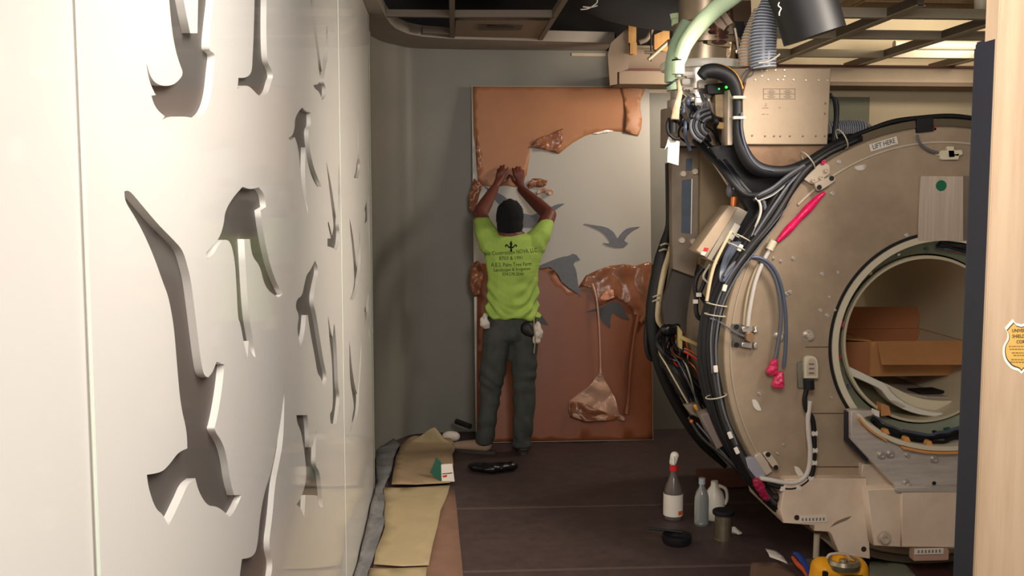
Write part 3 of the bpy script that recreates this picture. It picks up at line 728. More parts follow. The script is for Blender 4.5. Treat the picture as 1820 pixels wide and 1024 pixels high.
# work boots: the left one points left, the right one away
def boot(a, d, lab=None):
    d = V(d).normalized()
    z0 = V((a.x, a.y, 0))
    b = blob('boot', [[(z0 + V((0, 0, .12)), (.045, .045, .04)), (z0 + V((0, 0, .055)), (.048, .048, .045)), (z0 + d * .10 + V((0, 0, .045)), (.047, .047, .036)), (z0 + d * .19 + V((0, 0, .035)), (.045, .045, .028))]], 0.007, M['shoe'], person, 3)
    sidev = V((-d.y, d.x, 0)); L_ = []
    for k in range(24):
        t = 2*PI*k/24; cx_ = .075 + .155 * math.cos(t); wd = .048 * math.sin(t) * (1.0 if math.cos(t) > -.2 else .85)
        p = z0 + d * cx_ + sidev * wd; L_.append((p.x, p.y))
    plate('sole', [L_], Frame((0, 0, .022), (1, 0, 0), (0, 1, 0)), 0.021, M['sole'], b, px=False)
boot(al, (-.75, .35, 0)); boot(ar, (.08, 1, 0))
# rags tucked at both hips, tool pouch and strap
blob('rag', [[(W(862, 562, T - .10), .02), (W(861, 572, T - .12), (.035, .03, .035)), (W(866, 580, T - .11), .018)]], .006, M['rag'], person, 2, lambda c: .012 * nz(c.x, c.z, 40, c.y))
blob('rag', [[(W(955, 576, T - .10), .018), (W(955, 592, T - .12), (.034, .03, .05)), (W(953, 604, T - .12), (.028, .025, .03))]], .006, M['rag'], person, 2, lambda c: .012 * nz(c.x, c.z, 40, c.y))
blob('tool_pouch', [[(W(938, 584, T - .10), (.05, .035, .05)), (W(946, 592, T - .11), (.03, .03, .03))]], .008, M['blk'], person, 3)
tube('lanyard', [W(950, 562, T - .13), W(949, 580, T - .15), W(951, 605, T - .15), W(949, 628, T - .13)], .004, M['paper_y'], person, 5, 6)

# ================================================================== FLOOR ITEMS
f0 = FZ(0.004)
kp = sheet('kraft_paper', [(700,868),(808,872),(812,905),(816,950),(821,1000),(826,1060),(650,1060),(668,990)], FZ(0.003), 0.12, lambda u, v: 0.001 + .002 * crease(u, v, 3), M['kraft'])
tag(kp, 'brown paper runner on the floor under the yellow paper strips', 'floor paper')
ps = sheet('plastic_sheet', [(668,800),(700,784),(712,792),(700,815),(695,845),(684,868),(685,900),(684,930),(675,960),(665,990),(655,1020),(645,1075),(620,1075),(630,1030),(647,960),(659,905),(670,862)], FZ(0.004), 0.06, lambda u, v: .003 + .035 * crease(u, v, 4, 2), M['plastic'])
tag(ps, 'crumpled grey plastic sheeting on the floor along the foot of the bird wall', 'plastic sheet')
def yel(poly, lab, h, seed, m='paper_y', z=.006):
    o = sheet('yellow_paper', poly, FZ(z), 0.07, lambda u, v: h * .1 + h * crease(u, v, 2.2, seed), M[m]); tag(o, lab, 'floor paper'); return o
yel([(681,868),(720,870),(760,868),(800,865),(796,880),(783,910),(777,940),(770,968),(762,1006),(715,1010),(664,1006),(667,984),(676,962),(684,940),(683,915),(685,895)], 'flat yellow paper strip on the floor, the middle of the three', .03, 1, z=.010)
yel([(656,1012),(700,1013),(759,1010),(752,1075),(640,1075)], 'yellow paper strip nearest the camera on the floor, cut by the bottom of the photo', .03, 4, z=.008)
# back sheet: crumpled, its far corner standing up against the wall
def rise(u, v):
    return .012 + .05 * crease(u, v, 2.6, 7)
o = sheet('yellow_paper', [(696,865),(740,866),(800,862),(806,830),(804,815),(810,800),(800,790),(735,786),(712,800),(704,815),(700,840)], FZ(.010), 0.06, rise, M['paper_w'])
tag(o, 'tan crumpled paper strip with brown stains on the floor beside the green and white box', 'floor paper')
fw = FY(7.0 - .07)
o = sheet('paper_corner', [(712,800),(735,783),(750,773),(766,761),(773,759),(782,770),(790,780),(804,788),(811,800),(780,800)], FY(6.66), 0.05, lambda u, v: .02 * crease(u, v, 8, 3), M['paper_y'])
tag(o, 'upturned yellow paper corner standing against the curved wall behind the tan paper', 'floor paper')
for (x, y) in [(760,797),(762,806),(745,838),(715,803)]:
    p = Z_(x, y, .06); 
# green and white box
gb = thing('small_box', Z_(788, 850, 0), 'small open box with a green side and a white front, on the floor paper', 'box')
bfy = Z_(795, 857, .02).y
plate('front', [[(784,826),(804,825),(808,856),(785,857)]], FY(bfy), 0.012, M['label'], gb)
plate('side', [[(784,826),(785,858),(764,840),(772,822),(774,814),(782,820)]], Frame((Y_(784,840,bfy).x, bfy, 0), (1, -.5, 0), (0, 0, 1)), 0.01, M['green_pcb'], gb)
box('base', V((Y_(795, 850, bfy + .06).x, bfy + .07, .045)), (.075, .10, .02), M['green_pcb'], gb)
plate('red_mark', [[(786,846),(795,844),(794,848),(788,849)]], FY(bfy - .001), 0.001, M['red'], gb)
plate('black_line', [[(786,842),(804,840),(804,841.5),(786,843.5)]], FY(bfy - .001), 0.001, M['ink'], gb)
# dark tool roll and strap lying right of it
tl = blob('tool_roll', [[(Z_(848, 829, .03), (.06, .05, .028)), (Z_(870, 832, .03), (.07, .06, .03)), (Z_(905, 828, .03), (.06, .05, .028))]], .01, M['blk_gloss'], None, 3, lambda c: .01 * nz(c.x, c.y, 20))
tag(tl, 'dark tool roll lying on the floor before the worker', 'tool roll')
# things by the left shoe
o = blob('hand_vacuum', [[(V((Z_(798, 788, .05).x, 6.78, .06)), (.05, .04, .04)), (V((Z_(808, 790, .05).x, 6.78, .055)), (.04, .04, .035))]], .01, M['rag'], None, 3, lambda c: .008 * nz(c.x, c.z, 15, c.y)); o.name = 'crumpled_rag'
tag(o, 'grey white crumpled rag on the floor left of the brown work boot', 'rag')
o = tube('black_bar', [V((Z_(812, 777, .10).x, 6.88, .14)), V((Z_(838, 780, .10).x, 6.80, .12))], .02, M['blk'], None, 1, 8); 
o.name = 'black_bar'; tag(o, 'short black bar lying behind the white rag near the boot', 'tool')
# spray bottle
sb0 = Z_(1196, 921, 0)
sb = thing('spray_bottle', sb0, 'white labelled spray bottle with a red and white trigger head on the floor', 'spray bottle')
lathe('bottle', [(0, 0), (.046, 0), (.05, .01), (.05, .13), (.046, .16), (.026, .215), (.018, .24), (.018, .262), (0, .262)], sb0, mat('cloudy_plastic', (120, 110, 104), .2, trans=.4), sb, 24)
lab_ = lathe('bottle_label', [(.0515, .02), (.0515, .135), (.0505, .135), (.0505, .02)], sb0, M['label'], sb, 24)
box('label_stripe', sb0 + V((.03, -.042, .04)), (.03, .004, .02), M['orange'], sb, rz=.6)
lathe('collar', [(0, 0), (.022, 0), (.022, .028), (0, .028)], sb0 + V((0, 0, .255)), M['red'], sb, 20)
blob('trigger_head', [[(sb0 + V((-.004, 0, .30)), (.02, .02, .022)), (sb0 + V((.004, 0, .335)), (.024, .02, .022))], [(sb0 + V((-.01, -.03, .33)), .008), (sb0 + V((-.012, -.045, .30)), .007)]], .004, M['white_pl'], sb, 2)
# clear bottle
cb0 = Z_(1248, 930, 0) + V((-.01, -.02, 0))
cb = thing('clear_bottle', cb0, 'clear plastic bottle with a pale cap standing behind the metal can', 'bottle')
lathe('bottle', [(0, 0), (.034, 0), (.037, .01), (.037, .14), (.03, .17), (.014, .20), (.014, .215), (0, .215)], cb0, M['clear'], cb, 24)
lathe('cap', [(0, 0), (.017, 0), (.017, .03), (0, .03)], cb0 + V((0, 0, .213)), mat('pale_blue_cap', (170, 178, 186), .4), cb, 16)
# white jug
wj0 = Z_(1272, 929, 0) + V((.01, .07, 0))
wj = thing('white_jug', wj0, 'white plastic jug with a handle, between the clear bottle and the metal can', 'bottle')
lathe('jug_body', [(0, 0), (.05, 0), (.055, .01), (.055, .10), (.045, .14), (.02, .175), (.018, .20), (0, .20)], wj0, M['white_pl'], wj, 20)
tube('handle', [wj0 + V((.018, -.01, .18)), wj0 + V((.055, -.02, .16)), wj0 + V((.062, -.02, .11)), wj0 + V((.05, -.02, .08))], .009, M['white_pl'], wj, 5, 8)
# can with a dark lid
tc0 = Z_(1285, 958, 0)
tcn = thing('metal_can', tc0, 'dull metal can with a dark lid on the floor, in front of the white jug', 'can')
lathe('can_body', [(0, 0), (.044, 0), (.044, .004), (.042, .006), (.042, .12), (.044, .122), (.044, .126), (0, .126)], tc0, M['tin'], tcn, 28)
lathe('lid', [(0, 0), (.052, 0), (.054, .006), (.054, .016), (.05, .02), (0, .02)], tc0 + V((0, 0, .126)), M['blk'], tcn, 28)
o = blob('wipe', [[(Z_(1304, 943, .02), (.02, .02, .018)), (Z_(1312, 947, .012), (.02, .02, .01))]], .004, M['rag'], None, 2, lambda c: .006 * nz(c.x, c.y, 50)); tag(o, 'small white crumpled wipe on the floor right of the metal can', 'wipe')
# black tape roll with a scraper
br0 = Z_(1203, 966, 0)
o = thing('putty_tub', br0, 'black round tub with a stick across it on the floor, nearest the camera', 'tub')
lathe('tub', [(0, 0), (.06, 0), (.07, .012), (.072, .045), (.066, .045), (.062, .015), (0, .012)], br0, M['blk'], o, 28)
tube('stick', [br0 + V((-.13, .07, .055)), br0 + V((.03, .01, .052))], .006, M['blk'], o, 1, 8)
# reddish board under the scanner
o = box('wood_plank', V((Z_(1282, 838, .03).x, 5.75, .03)), (.32, .25, .05), M['rust'], bevel=.004); tag(o, 'reddish wooden plank on the floor under the scanner side', 'plank')
# paper scrap and coloured tools at the bottom right
sc0 = Z_(1385, 985, .004)
o = sheet('paper_scrap', [(1360,975),(1378,978),(1392,990),(1400,1002),(1385,996),(1368,990)], FZ(.004), .03, lambda u, v: .008 * crease(u, v, 20), M['label']); tag(o, 'small pale paper scrap on the floor left of the yellow tool', 'paper')

# ================================================================== MAGNET (scanner with its covers off)
YS = 4.36
c0 = Y_(1664, 614, YS); CX, CZ = c0.x, c0.z
lf = Y_(1283, 614, YS); R = CX - lf.x
print('scanner centre', CX, CZ, 'R', R)
mri = thing('mri_scanner', V((CX, YS + .8, 0)), 'large round MRI scanner with its covers off, bare steel face, cables and open bore', 'mri scanner')
def rp(r, a, Y=YS): return V((CX + r * math.cos(a), Y, CZ + r * math.sin(a)))
def ang(px_, py_, Y=YS):
    p = Y_(px_, py_, Y); return math.atan2(p.z - CZ, p.x - CX)
fY = FY(YS)
r_in = (Y_(1668, 612, YS) - Y_(1477, 612, YS)).length
cb = Y_(1668, 612, YS)
DEP = 1.62
# shell, face plate with its bore hole and the raised rim
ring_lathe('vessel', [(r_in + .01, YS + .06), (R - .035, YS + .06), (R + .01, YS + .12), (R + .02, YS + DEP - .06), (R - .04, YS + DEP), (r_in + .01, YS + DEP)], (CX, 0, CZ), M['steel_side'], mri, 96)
ring_lathe('face_plate', [(r_in, YS), (R - .012, YS), (R - .002, YS + .01), (R - .002, YS + .055), (r_in, YS + .055)], (CX, 0, CZ), M['steel'], mri, 128)
ring_lathe('edge_rim', [(R - .004, YS - .005), (R + .028, YS - .002), (R + .03, YS + .06), (R - .004, YS + .06)], (CX, 0, CZ), mat('rim_metal', (104, 92, 72), .5, .4), mri, 128)
# raised seam arc on the upper face
bm = bmesh.new(); sweep_bm(bm, [rp(R * .925, math.radians(a), YS - .001) for a in range(66, 138, 2)], .007, 8); from_bm('seam_arc', bm, M['bracket'], mri, autosmooth=50)
bm = bmesh.new(); sweep_bm(bm, [rp(R * .96, math.radians(a), YS - .001) for a in range(150, 214, 2)], .004, 6); from_bm('seam_arc', bm, M['tee'], mri, autosmooth=50)
for y, xa, xb in ((735, 1445, 1512), (830, 1450, 1540), (617, 1432, 1475)):
    bm = bmesh.new(); sweep_bm(bm, [Y_(xa, y, YS - .001), Y_(xb, y, YS - .001)], .0025, 6); from_bm('seam_weld', bm, M['brown_metal'], mri)
# bore: gasket, cream ring, grey green funnel with small parts, liner
ring_lathe('bore_gasket', [(r_in, YS - .006), (r_in + .012, YS - .006), (r_in + .012, YS + .03), (r_in, YS + .03)], (cb.x, 0, cb.z), M['blk'], mri, 128)
ring_lathe('bore_ring', [(r_in - .030, YS - .010), (r_in - .002, YS - .012), (r_in, YS + .03), (r_in - .030, YS + .03)], (cb.x, 0, cb.z), M['cream'], mri, 128)
r_b = (Y_(1640, 603, YS + .10) - Y_(1499, 603, YS + .10)).length
cB = Y_(1640, 603, YS + .10)
rbo = r_in - .032
bm = bmesh.new(); n = 128; R1 = []
for rr, yy, cc in ((rbo, YS + .02, cb), (r_b + .02, YS + .10, cB)):
    R1.append([bm.verts.new((cc.x + rr * math.cos(2*PI*j/n), yy, cc.z + rr * math.sin(2*PI*j/n))) for j in range(n)])
for i in range(1):
    for j in range(n): bm.faces.new((R1[i][j], R1[i][(j+1) % n], R1[i+1][(j+1) % n], R1[i+1][j]))
from_bm('bore_funnel', bm, M['funnel'], mri, autosmooth=30)
ring_lathe('bore_liner', [(r_b + .012, YS + .09), (r_b, YS + .085), (r_b, YS + DEP + .05), (r_b + .012, YS + DEP + .05)], (cB.x, 0, cB.z), M['bore'], mri, 128)
ring_lathe('liner_lip', [(r_b - .002, YS + .078), (r_b + .010, YS + .078), (r_b + .010, YS + .09), (r_b - .002, YS + .09)], (cB.x, 0, cB.z), M['bore'], mri, 128)
rnd = random.Random(5)
cols = [M['red'], M['cable_blue'], M['blk'], M['green_pcb'], M['chrome'], M['cream'], M['blk'], M['pinkcap']]
def fun(a, t):
    p0 = V((cb.x + rbo * math.cos(a), YS + .02, cb.z + rbo * math.sin(a))); p1 = V((cB.x + (r_b + .02) * math.cos(a), YS + .10, cB.z + (r_b + .02) * math.sin(a)))
    return p0.lerp(p1, t)
k = 0
for i in range(36):
    a = math.radians(75 + i * 6.3 + rnd.uniform(-1.5, 1.5)) if i < 36 else 0
    if math.radians(100) < a < math.radians(262) and i % 3: 
        if a < math.radians(225): continue
    p = fun(a, rnd.uniform(.25, .6)); m_ = cols[k % len(cols)]; k += 1
    s_ = rnd.uniform(.010, .020)
    box('shim_block', p + V((0, -.008, 0)), (s_ * 1.4, .02, s_), m_, mri, .002, rot=Matrix.Rotation(-a + PI/2, 4, 'Y'))
# dark wiring packed along the bottom and the top right of the funnel
for a0, a1 in ((232, 300), (55, 92)):
    for q in range(4):
        P = [fun(math.radians(a), .15 + .12 * q + rnd.uniform(-.06, .06)) + V((0, -.012 - .01 * rnd.random(), 0)) for a in range(a0, a1, 5)]
        tube('funnel_wiring', P, .008, (M['blk'], M['blk_gloss'], M['blk'], M['cable_blue'])[q], mri, 3, 6)
# couch cradle inside the bore
def cradle(pts, Y, t, m, name): return plate(name, [pts], FY(Y), t, m, mri, bevel=.004, smooth_n=2)
cradle([(1497,646),(1506,650),(1560,676),(1575,682),(1583,696),(1600,711),(1625,724),(1655,733),(1700,737),(1740,737),(1740,742),(1700,742),(1660,741),(1630,737),(1600,726),(1580,712),(1569,696),(1560,689),(1522,672),(1500,664)], YS + .12, .10, M['white_pl'], 'cradle_edge')
cradle([(1575,682),(1583,696),(1600,711),(1625,724),(1655,733),(1745,737),(1745,716),(1700,713),(1650,712),(1615,702),(1592,690)], YS + .20, .06, M['cream'], 'cradle_lip')
sb = [(1582,689),(1600,697),(1650,705),(1745,707)]
bm = bmesh.new(); A = [Y_(x, y, YS + .26) for x, y in sb]; Bk = [Y_(x, y, YS + .26) + V((0, 1.1, .0)) for x, y in sb]
va = [bm.verts.new(p) for p in A]; vb = [bm.verts.new(p) for p in Bk]; vc = [bm.verts.new(p - V((0, 0, .03))) for p in A]; vd = [bm.verts.new(p - V((0, 0, .03))) for p in Bk]
for i in range(3):
    bm.faces.new((va[i], va[i+1], vb[i+1], vb[i])); bm.faces.new((vc[i], vc[i+1], vd[i+1], vd[i])); bm.faces.new((va[i], va[i+1], vc[i+1], vc[i]))
from_bm('cradle_bed', bm, mat('cradle_grey', (176, 166, 150), .5), mri)
plate('cradle_support', [[(1500,665),(1570,693),(1590,720),(1640,741),(1700,745),(1640,744),(1600,738),(1560,722),(1525,700)]], FY(YS + .24), .2, mat('olive_shell', (96, 90, 70), .6), mri)
plate('cradle_slot', [chaikin([FY(YS + .118).px(p) for p in [(1583,711),(1594,713),(1610,723),(1606,726),(1590,719)]], 2)], FY(YS + .118), .003, M['bracket'], mri, px=False)
plate('tan_block', [[(1566,717),(1580,722),(1584,738),(1566,740)]], FY(YS + .04), .05, M['cardboard'], mri)
# black remote on the couch
cbp = Y_(1652, 702, YS + .62)
o = box('dark_pad', V((Y_(1652, 700, YS + .32).x, YS + .36, Y_(1652, 699, YS + .32).z + .004)), (.14, .10, .014), M['blk'], bevel=.003, rz=.15); tag(o, 'small dark pad lying on the couch inside the bore', 'pad')
DPAD = o
# ---- aluminium support plate under the bore
sp = [(1513,731),(1554,730),(1556,737),(1540,741),(1529,748),(1544,765),(1577,784),(1606,796),(1648,804),(1697,806),(1740,804),(1740,869),(1695,868),(1594,868),(1544,815),(1513,781)]
plate('support_plate', [sp], FY(YS - .10), .06, M['alu'], mri, bevel=.002)
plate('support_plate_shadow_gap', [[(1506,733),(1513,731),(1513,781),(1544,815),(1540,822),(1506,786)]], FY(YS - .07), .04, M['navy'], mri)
def arcband(name, off0, off1, Y, t, m, pts):
    a = [V(FY(Y).px(p)) for p in pts]; up = [(p.x, p.y + off0) for p in a]; dn = [(p.x, p.y + off1) for p in a]
    return plate(name, [chaikin(up + dn[::-1], 1)], FY(Y), t, m, mri, px=False)
arc = [(1529,742),(1537,752),(1550,764),(1577,780),(1606,791),(1640,798),(1665,800),(1697,800),(1740,797)]
arcband('edge_trim', .016, -.004, YS - .13, .04, M['cream'], arc)
arcband('orange_strip', -.005, -.013, YS - .132, .03, mat('tan_orange_strip', (226, 158, 88), .6), arc[:4]); arcband('orange_strip', -.008, -.018, YS - .132, .03, mat('tan_orange_strip', (226, 158, 88), .6), arc[4:])
for x, y in ((1575, 768), (1612, 782), (1652, 789)):
    plate('tan_pad', [[(x-6,y+3),(x-3,y-5),(x+3,y-5),(x+7,y+4)]], FY(YS - .12), .03, mat('tan_orange_strip', (226, 158, 88), .6), mri)
plate('chrome_clip', [[(1554,728),(1563,731),(1563,742),(1554,738)]], FY(YS - .12), .03, M['white_pl'], mri)
# ---- pedestal
ped = mri
plate('pedestal_left', [[(1396,852),(1540,850),(1543,905),(1547,994),(1492,986),(1478,950),(1473,946),(1447,944),(1447,934),(1392,930),(1387,905)]], FY(YS - .06), .5, M['pedestal'], mri, bevel=.004)
plate('pedestal_right', [[(1541,870),(1745,868),(1745,978),(1690,976),(1620,974),(1553,970)]], FY(YS - .12), .55, M['pedestal'], mri, bevel=.004)
plate('pedestal_step', [[(1603,876),(1745,872),(1745,974),(1603,972)]], FY(YS - .135), .03, M['pedestal'], mri, bevel=.003)
plate('pedestal_flange', [[(1594,867),(1745,866),(1745,874),(1594,875)]], FY(YS - .14), .05, M['alu'], mri, bevel=.001)
plate('mount_block', [[(1533,826),(1562,826),(1590,866),(1550,868),(1548,862),(1534,860),(1531,845)]], FY(YS - .04), .08, M['bracket'], mri, bevel=.003)
plate('stain', [chaikin([FY(YS - .0602).px(p) for p in [(1475,938),(1484,928),(1500,921),(1514,917),(1508,924),(1492,930)]], 2)], FY(YS - .0602), .0005, mat('grease_stain', (140, 122, 102), .8), mri, px=False)
for (x, y, w_, h_, rot, Y) in ((1445, 923, 52, 12, .02, YS - .062), (1651, 980, 54, 11, .0, YS - .16)):
    p = Y_(x, y, Y); b = box('name_plate', p, (w_ * YS / F, .004, h_ * YS / F), M['label'], mri)
    for q in range(7): box('print_line', p + V(((q - 3) * .016, -.0025, 0)), (.007, .001, .013), M['ink_grey'], b)
box('label_lug', Y_(1651, 984, YS - .13), (.16, .05, .05), mat('pinkish_metal', (186, 150, 132), .5), mri, .004)
# levelling foot and dark frame beneath
tube('levelling_foot', [Y_(1452, 948, YS), Y_(1450, 992, YS)], .014, M['tee'], mri, 1, 10)
box('foot_pad', V((Y_(1450, 992, YS).x, YS, .012)), (.12, .12, .024), M['tee_dark'], mri, .003)
box('under_frame', V((CX + .15, YS + .80, .045)), (1.0, 1.0, .09), M['blk'], mri)
box('under_frame', V((CX + .2, YS + .85, .22)), (.8, .9, .28), M['steel_side'], mri)
# ---- face details: bolts
def bolt(x, y, r=.010, m='chrome', Y=YS, h=.014):
    return lathe('bolt', [(0, 0), (r * 1.5, 0), (r * 1.5, .003), (r, .003), (r, h), (r * .5, h), (r * .45, h * .6), (0, h * .6)], Y_(x, y, Y), M[m], mri, 12, axis='Y')
for x, y in [(1611,418),(1491,288),(1479,344),(1404,519),(1410,459),(1461,487),(1388,464),(1489,484),(1398,522),(1478,707),(1393,791),(1382,806),(1334,458),(1375,459),(1474,528),(1484,551),(1350,700),(1536,296),(1470,561),(1458,552)]:
    bolt(x, y, .0045 if x % 3 else .0065, 'chrome', YS, .008)
for x, y in [(1384,597),(1436,596)]: 
    bolt(x, y, .017, 'chrome', YS, .03); bolt(x + 3, y + 1, .008, 'bracket', YS - .03, .01)
for x, y in [(1582,807),(1612,809),(1610,859),(1660,816),(1566,809)]: bolt(x, y, .013 if x != 1612 else .007, 'chrome', YS - .10, .014)
for x, y in [(1660,859)]: bolt(x, y, .006, 'blk', YS - .10, .004)
for x, y in [(1571,956)]: bolt(x, y, .022, 'bracket', YS - .12, .02)
for x, y in [(1535,976),(1416,920)]: bolt(x, y, .008, 'ink', YS - .06, .004)
# clear loops stuck to the face
for P in ([(1337,711),(1344,710),(1351,722),(1354,730),(1346,731),(1338,722)], [(1412,829),(1420,830),(1429,843),(1434,852),(1426,850),(1415,843)], [(1519,296),(1534,292),(1541,296),(1535,303),(1522,303)]):
    plate('tie_anchor', [chaikin([FY(YS - .004).px(p) for p in P], 2)], FY(YS - .004), .006, M['label'], mri, px=False, bevel=.001)
# ---- brackets on the rim
def bracket(body, tab, holes, Y=YS - .02):
    b = plate('bracket', [body], FY(Y), .05, M['bracket'], mri, bevel=.003)
    plate('tab', [chaikin([FY(Y - .018).px(p) for p in tab], 2)], FY(Y - .018), .02, M['bracket'], b, px=False, bevel=.002)
    for x, y in holes: lathe('hole', [(0, 0), (.011, 0), (.011, .003), (0, .003)], Y_(x, y, Y - .018), M['blk'], b, 16, axis='Y')
    return b
bt = bracket([(1418,312),(1459,284),(1475,294),(1476,308),(1450,328),(1441,327)], [(1448,326),(1480,311),(1486,317),(1484,323),(1456,341),(1450,336)], [(1478,317),(1456,333)])
for x, y in [(1462,288),(1468,303),(1459,316),(1445,321)]: bolt(x, y, .009, 'pinkcap' if y == 288 else 'bracket', YS - .02, .012)
bt = bracket([(1339,812),(1352,805),(1364,820),(1373,838),(1362,846),(1348,828)], [(1356,806),(1364,802),(1372,808),(1387,830),(1382,836),(1374,833)], [(1365,808),(1379,831)])
plate('clear_cap', [[(1326,815),(1342,813),(1362,846),(1345,852),(1330,832)]], FY(YS - .05), .04, mat('frosted_plastic', (150, 148, 156), .3), mri, bevel=.003)
# clamp at the left of the face
cl = plate('clamp_plate', [[(1301,576),(1322,576),(1324,618),(1301,616)]], FY(YS - .01), .02, mat('grey_clamp', (104, 98, 90), .5, .4), mri, bevel=.002)
for x, y in ((1309,581),(1309,613)): lathe('hole', [(0, 0), (.011, 0), (.011, .003), (0, .003)], Y_(x, y, YS - .01), M['blk'], cl, 16, axis='Y')
for P in ([(1319,581),(1338,580),(1338,590),(1320,591)], [(1319,609),(1337,609),(1337,620),(1318,617)], [(1341,581),(1346,580),(1347,592),(1340,592),(1340,588),(1343,588)], [(1341,610),(1346,609),(1347,619),(1340,620)]):
    plate('chrome_lug', [P], FY(YS - .03), .03, M['chrome'], cl, bevel=.003)
lathe('clamp_nut', [(0, 0), (.022, 0), (.024, .01), (.02, .03), (0, .03)], Y_(1330, 598, YS - .02), mat('copper_nut', (188, 150, 116), .3, .6), cl, 8, axis='Y')
# clamp at the top of the face
for P in ([(1665,274),(1674,267),(1710,266),(1712,274),(1704,278),(1670,277)], [(1672,276),(1706,272),(1704,284),(1674,284)], [(1684,260),(1696,260),(1698,280),(1686,281)]):
    plate('top_clamp', [P], FY(YS - .025), .03, M['cream'], mri, bevel=.003)
tube('clamp_lead', pt([(1630,240),(1636,255),(1650,266),(1668,272)], YS - .03), .006, M['cable_grey'], mri, 5, 6)
# pale ridged plate with a green dot
cp = plate('cover_plate', [[(1637,313),(1712,313),(1712,428),(1632,428)]], FY(YS - .015), .012, mat('pale_ridged_card', (214, 196, 178), .6, rgb2=(196, 178, 160), vscale=3, stretch=(22, 1, .6)), mri, bevel=.001)
plate('green_sticker', [circle(FY(YS - .0165).px((1673, 330)), .024)], FY(YS - .0165), .0015, M['green'], cp, px=False)
plate('dark_plate', [[(1712,313),(1722,313),(1722,428),(1712,428)]], FY(YS - .012), .012, M['steel_side'], mri)
# LIFT HERE label
fl = FY(YS - .01)
u, v = fl.px((1571, 256)); a = math.atan2(fl.px((1596, 250))[1] - fl.px((1546, 265))[1], fl.px((1596, 250))[0] - fl.px((1546, 265))[0])
lb = box('lift_label', V((u, YS - .006, v)), (.128, .003, .033), M['label'], mri, rot=Matrix.Rotation(-a, 4, 'Y'))
me = text('lettering', 'LIFT HERE', FY(YS - .008), 0, 0, .030, None, ret=True, sx=.8)
me.transform(Matrix.Translation((0, -(YS - .008), 0))); me.transform(Matrix.Translation((u, YS - .0085, v)) @ Matrix.Rotation(-a, 4, 'Y')); link('lettering', me, M['ink'], lb)
# black box with a red edge on the top of the magnet
bb_ = thing('small_black_box', Y_(1645, 233, YS + .02), 'small black box with a red edge standing on top of the round scanner', 'box')
plate('case', [[(1630,211),(1659,208),(1660,233),(1631,236)]], FY(YS - .02), .07, M['blk'], bb_, bevel=.002)
plate('red_side', [[(1659.5,208.5),(1663,208.5),(1664,231),(1660,232)]], FY(YS - .0), .06, M['red'], bb_)
# ---- pink film along the face edge and its white tube
tube('pink_wrap', pt([(1466,342),(1452,354),(1436,371),(1420,388),(1404,405),(1390,420),(1382,429)], YS - .02), [.007, .015, .020, .015, .019, .013, .008], M['pink'], mri, 6, 10)
tube('tube_end', pt([(1375,428),(1367,444)], YS - .03), .018, M['cream'], mri, 1, 12)
tube('white_tube', pt([(1373,436),(1360,458),(1349,482),(1341,506),(1335,535),(1331,560),(1329,580)], YS - .03), .010, M['cable_white'], mri, 5, 10)
tube('white_tube', pt([(1348,470),(1338,494),(1330,520),(1325,548),(1322,578)], YS - .012), .008, M['cable_cream'], mri, 5, 10)
# slate hoses looping onto the face, ending in pink caps
tube('slate_hose', pt([(1288,492),(1296,478),(1310,465),(1328,458),(1348,461),(1365,474),(1378,496),(1386,530),(1388,565),(1386,590),(1381,622),(1377,638)], YS - .035), .009, M['cable_grey'], mri, 5, 10)
tube('slate_hose', pt([(1286,500),(1300,482),(1316,466),(1340,457),(1362,464),(1378,482),(1389,510),(1395,545),(1397,580),(1396,620),(1393,652)], YS - .042), .008, M['cable_blue'], mri, 5, 10)
blob('pink_cap', [[(Y_(1377,644,YS-.04), .018), (Y_(1372,660,YS-.04), (.028,.02,.02))]], .005, M['pinkcap'], mri, 2, lambda c: .006 * nz(c.x, c.z, 60))
blob('pink_cap', [[(Y_(1388,665,YS-.05), .015), (Y_(1382,683,YS-.05), (.030,.022,.024))]], .005, M['pinkcap'], mri, 2, lambda c: .006 * nz(c.x, c.z, 60))
blob('pink_cap', [[(Y_(1345,856,YS-.06), .02), (Y_(1352,868,YS-.06), (.022,.02,.025)), (Y_(1362,885,YS-.05), .016)]], .005, mat('dark_pink_cap', (150, 24, 64), .4), mri, 2, lambda c: .006 * nz(c.x, c.z, 60))
# grey connector with its black plug and two cables curling down
cn = plate('connector', [chaikin([FY(YS - .04).px(p) for p in [(1430,638),(1436,633),(1448,633),(1455,642),(1455,673),(1429,673)]], 1, .5)], FY(YS - .04), .035, M['cream'], mri, px=False, bevel=.004)
plate('connector_face', [chaikin([FY(YS - .042).px(p) for p in [(1435,643),(1440,637),(1447,638),(1451,645),(1451,668),(1434,668)]], 1, .5)], FY(YS - .042), .003, M['bracket'], cn, px=False)
for y in (648, 656, 664): plate('contact', [[(1438,y-2),(1447,y-2),(1447,y+1),(1438,y+1)]], FY(YS - .0435), .002, M['ink_grey'], cn)
plate('connector_back', [[(1418,645),(1430,643),(1430,690),(1419,690)]], FY(YS - .015), .02, mat('grey_green_block', (128, 126, 108), .6), mri, bevel=.002)
tube('black_plug', pt([(1437,674),(1438,692)], YS - .045), .024, M['blk'], mri, 1, 12)
tube('black_cable', pt([(1434,690),(1430,710),(1433,728),(1442,740),(1446,755),(1447,780),(1447,810),(1444,840),(1432,856),(1415,866),(1398,868),(1378,864),(1362,858)], YS - .05), .011, M['blk'], mri, 5, 10)
for i, (x, y) in enumerate([(1447,770),(1447,800),(1446,822),(1440,850),(1418,866),(1390,868)]):
    box('cable_tag', Y_(x, y, YS - .05), (.026, .026, .022), M['label'], mri, .003)
tube('white_cable', pt([(1440,712),(1438,728),(1436,745),(1437,770),(1440,800),(1438,830),(1430,848),(1412,858),(1390,857),(1368,853),(1350,850)], YS - .055), .011, M['cable_white'], mri, 5, 10)

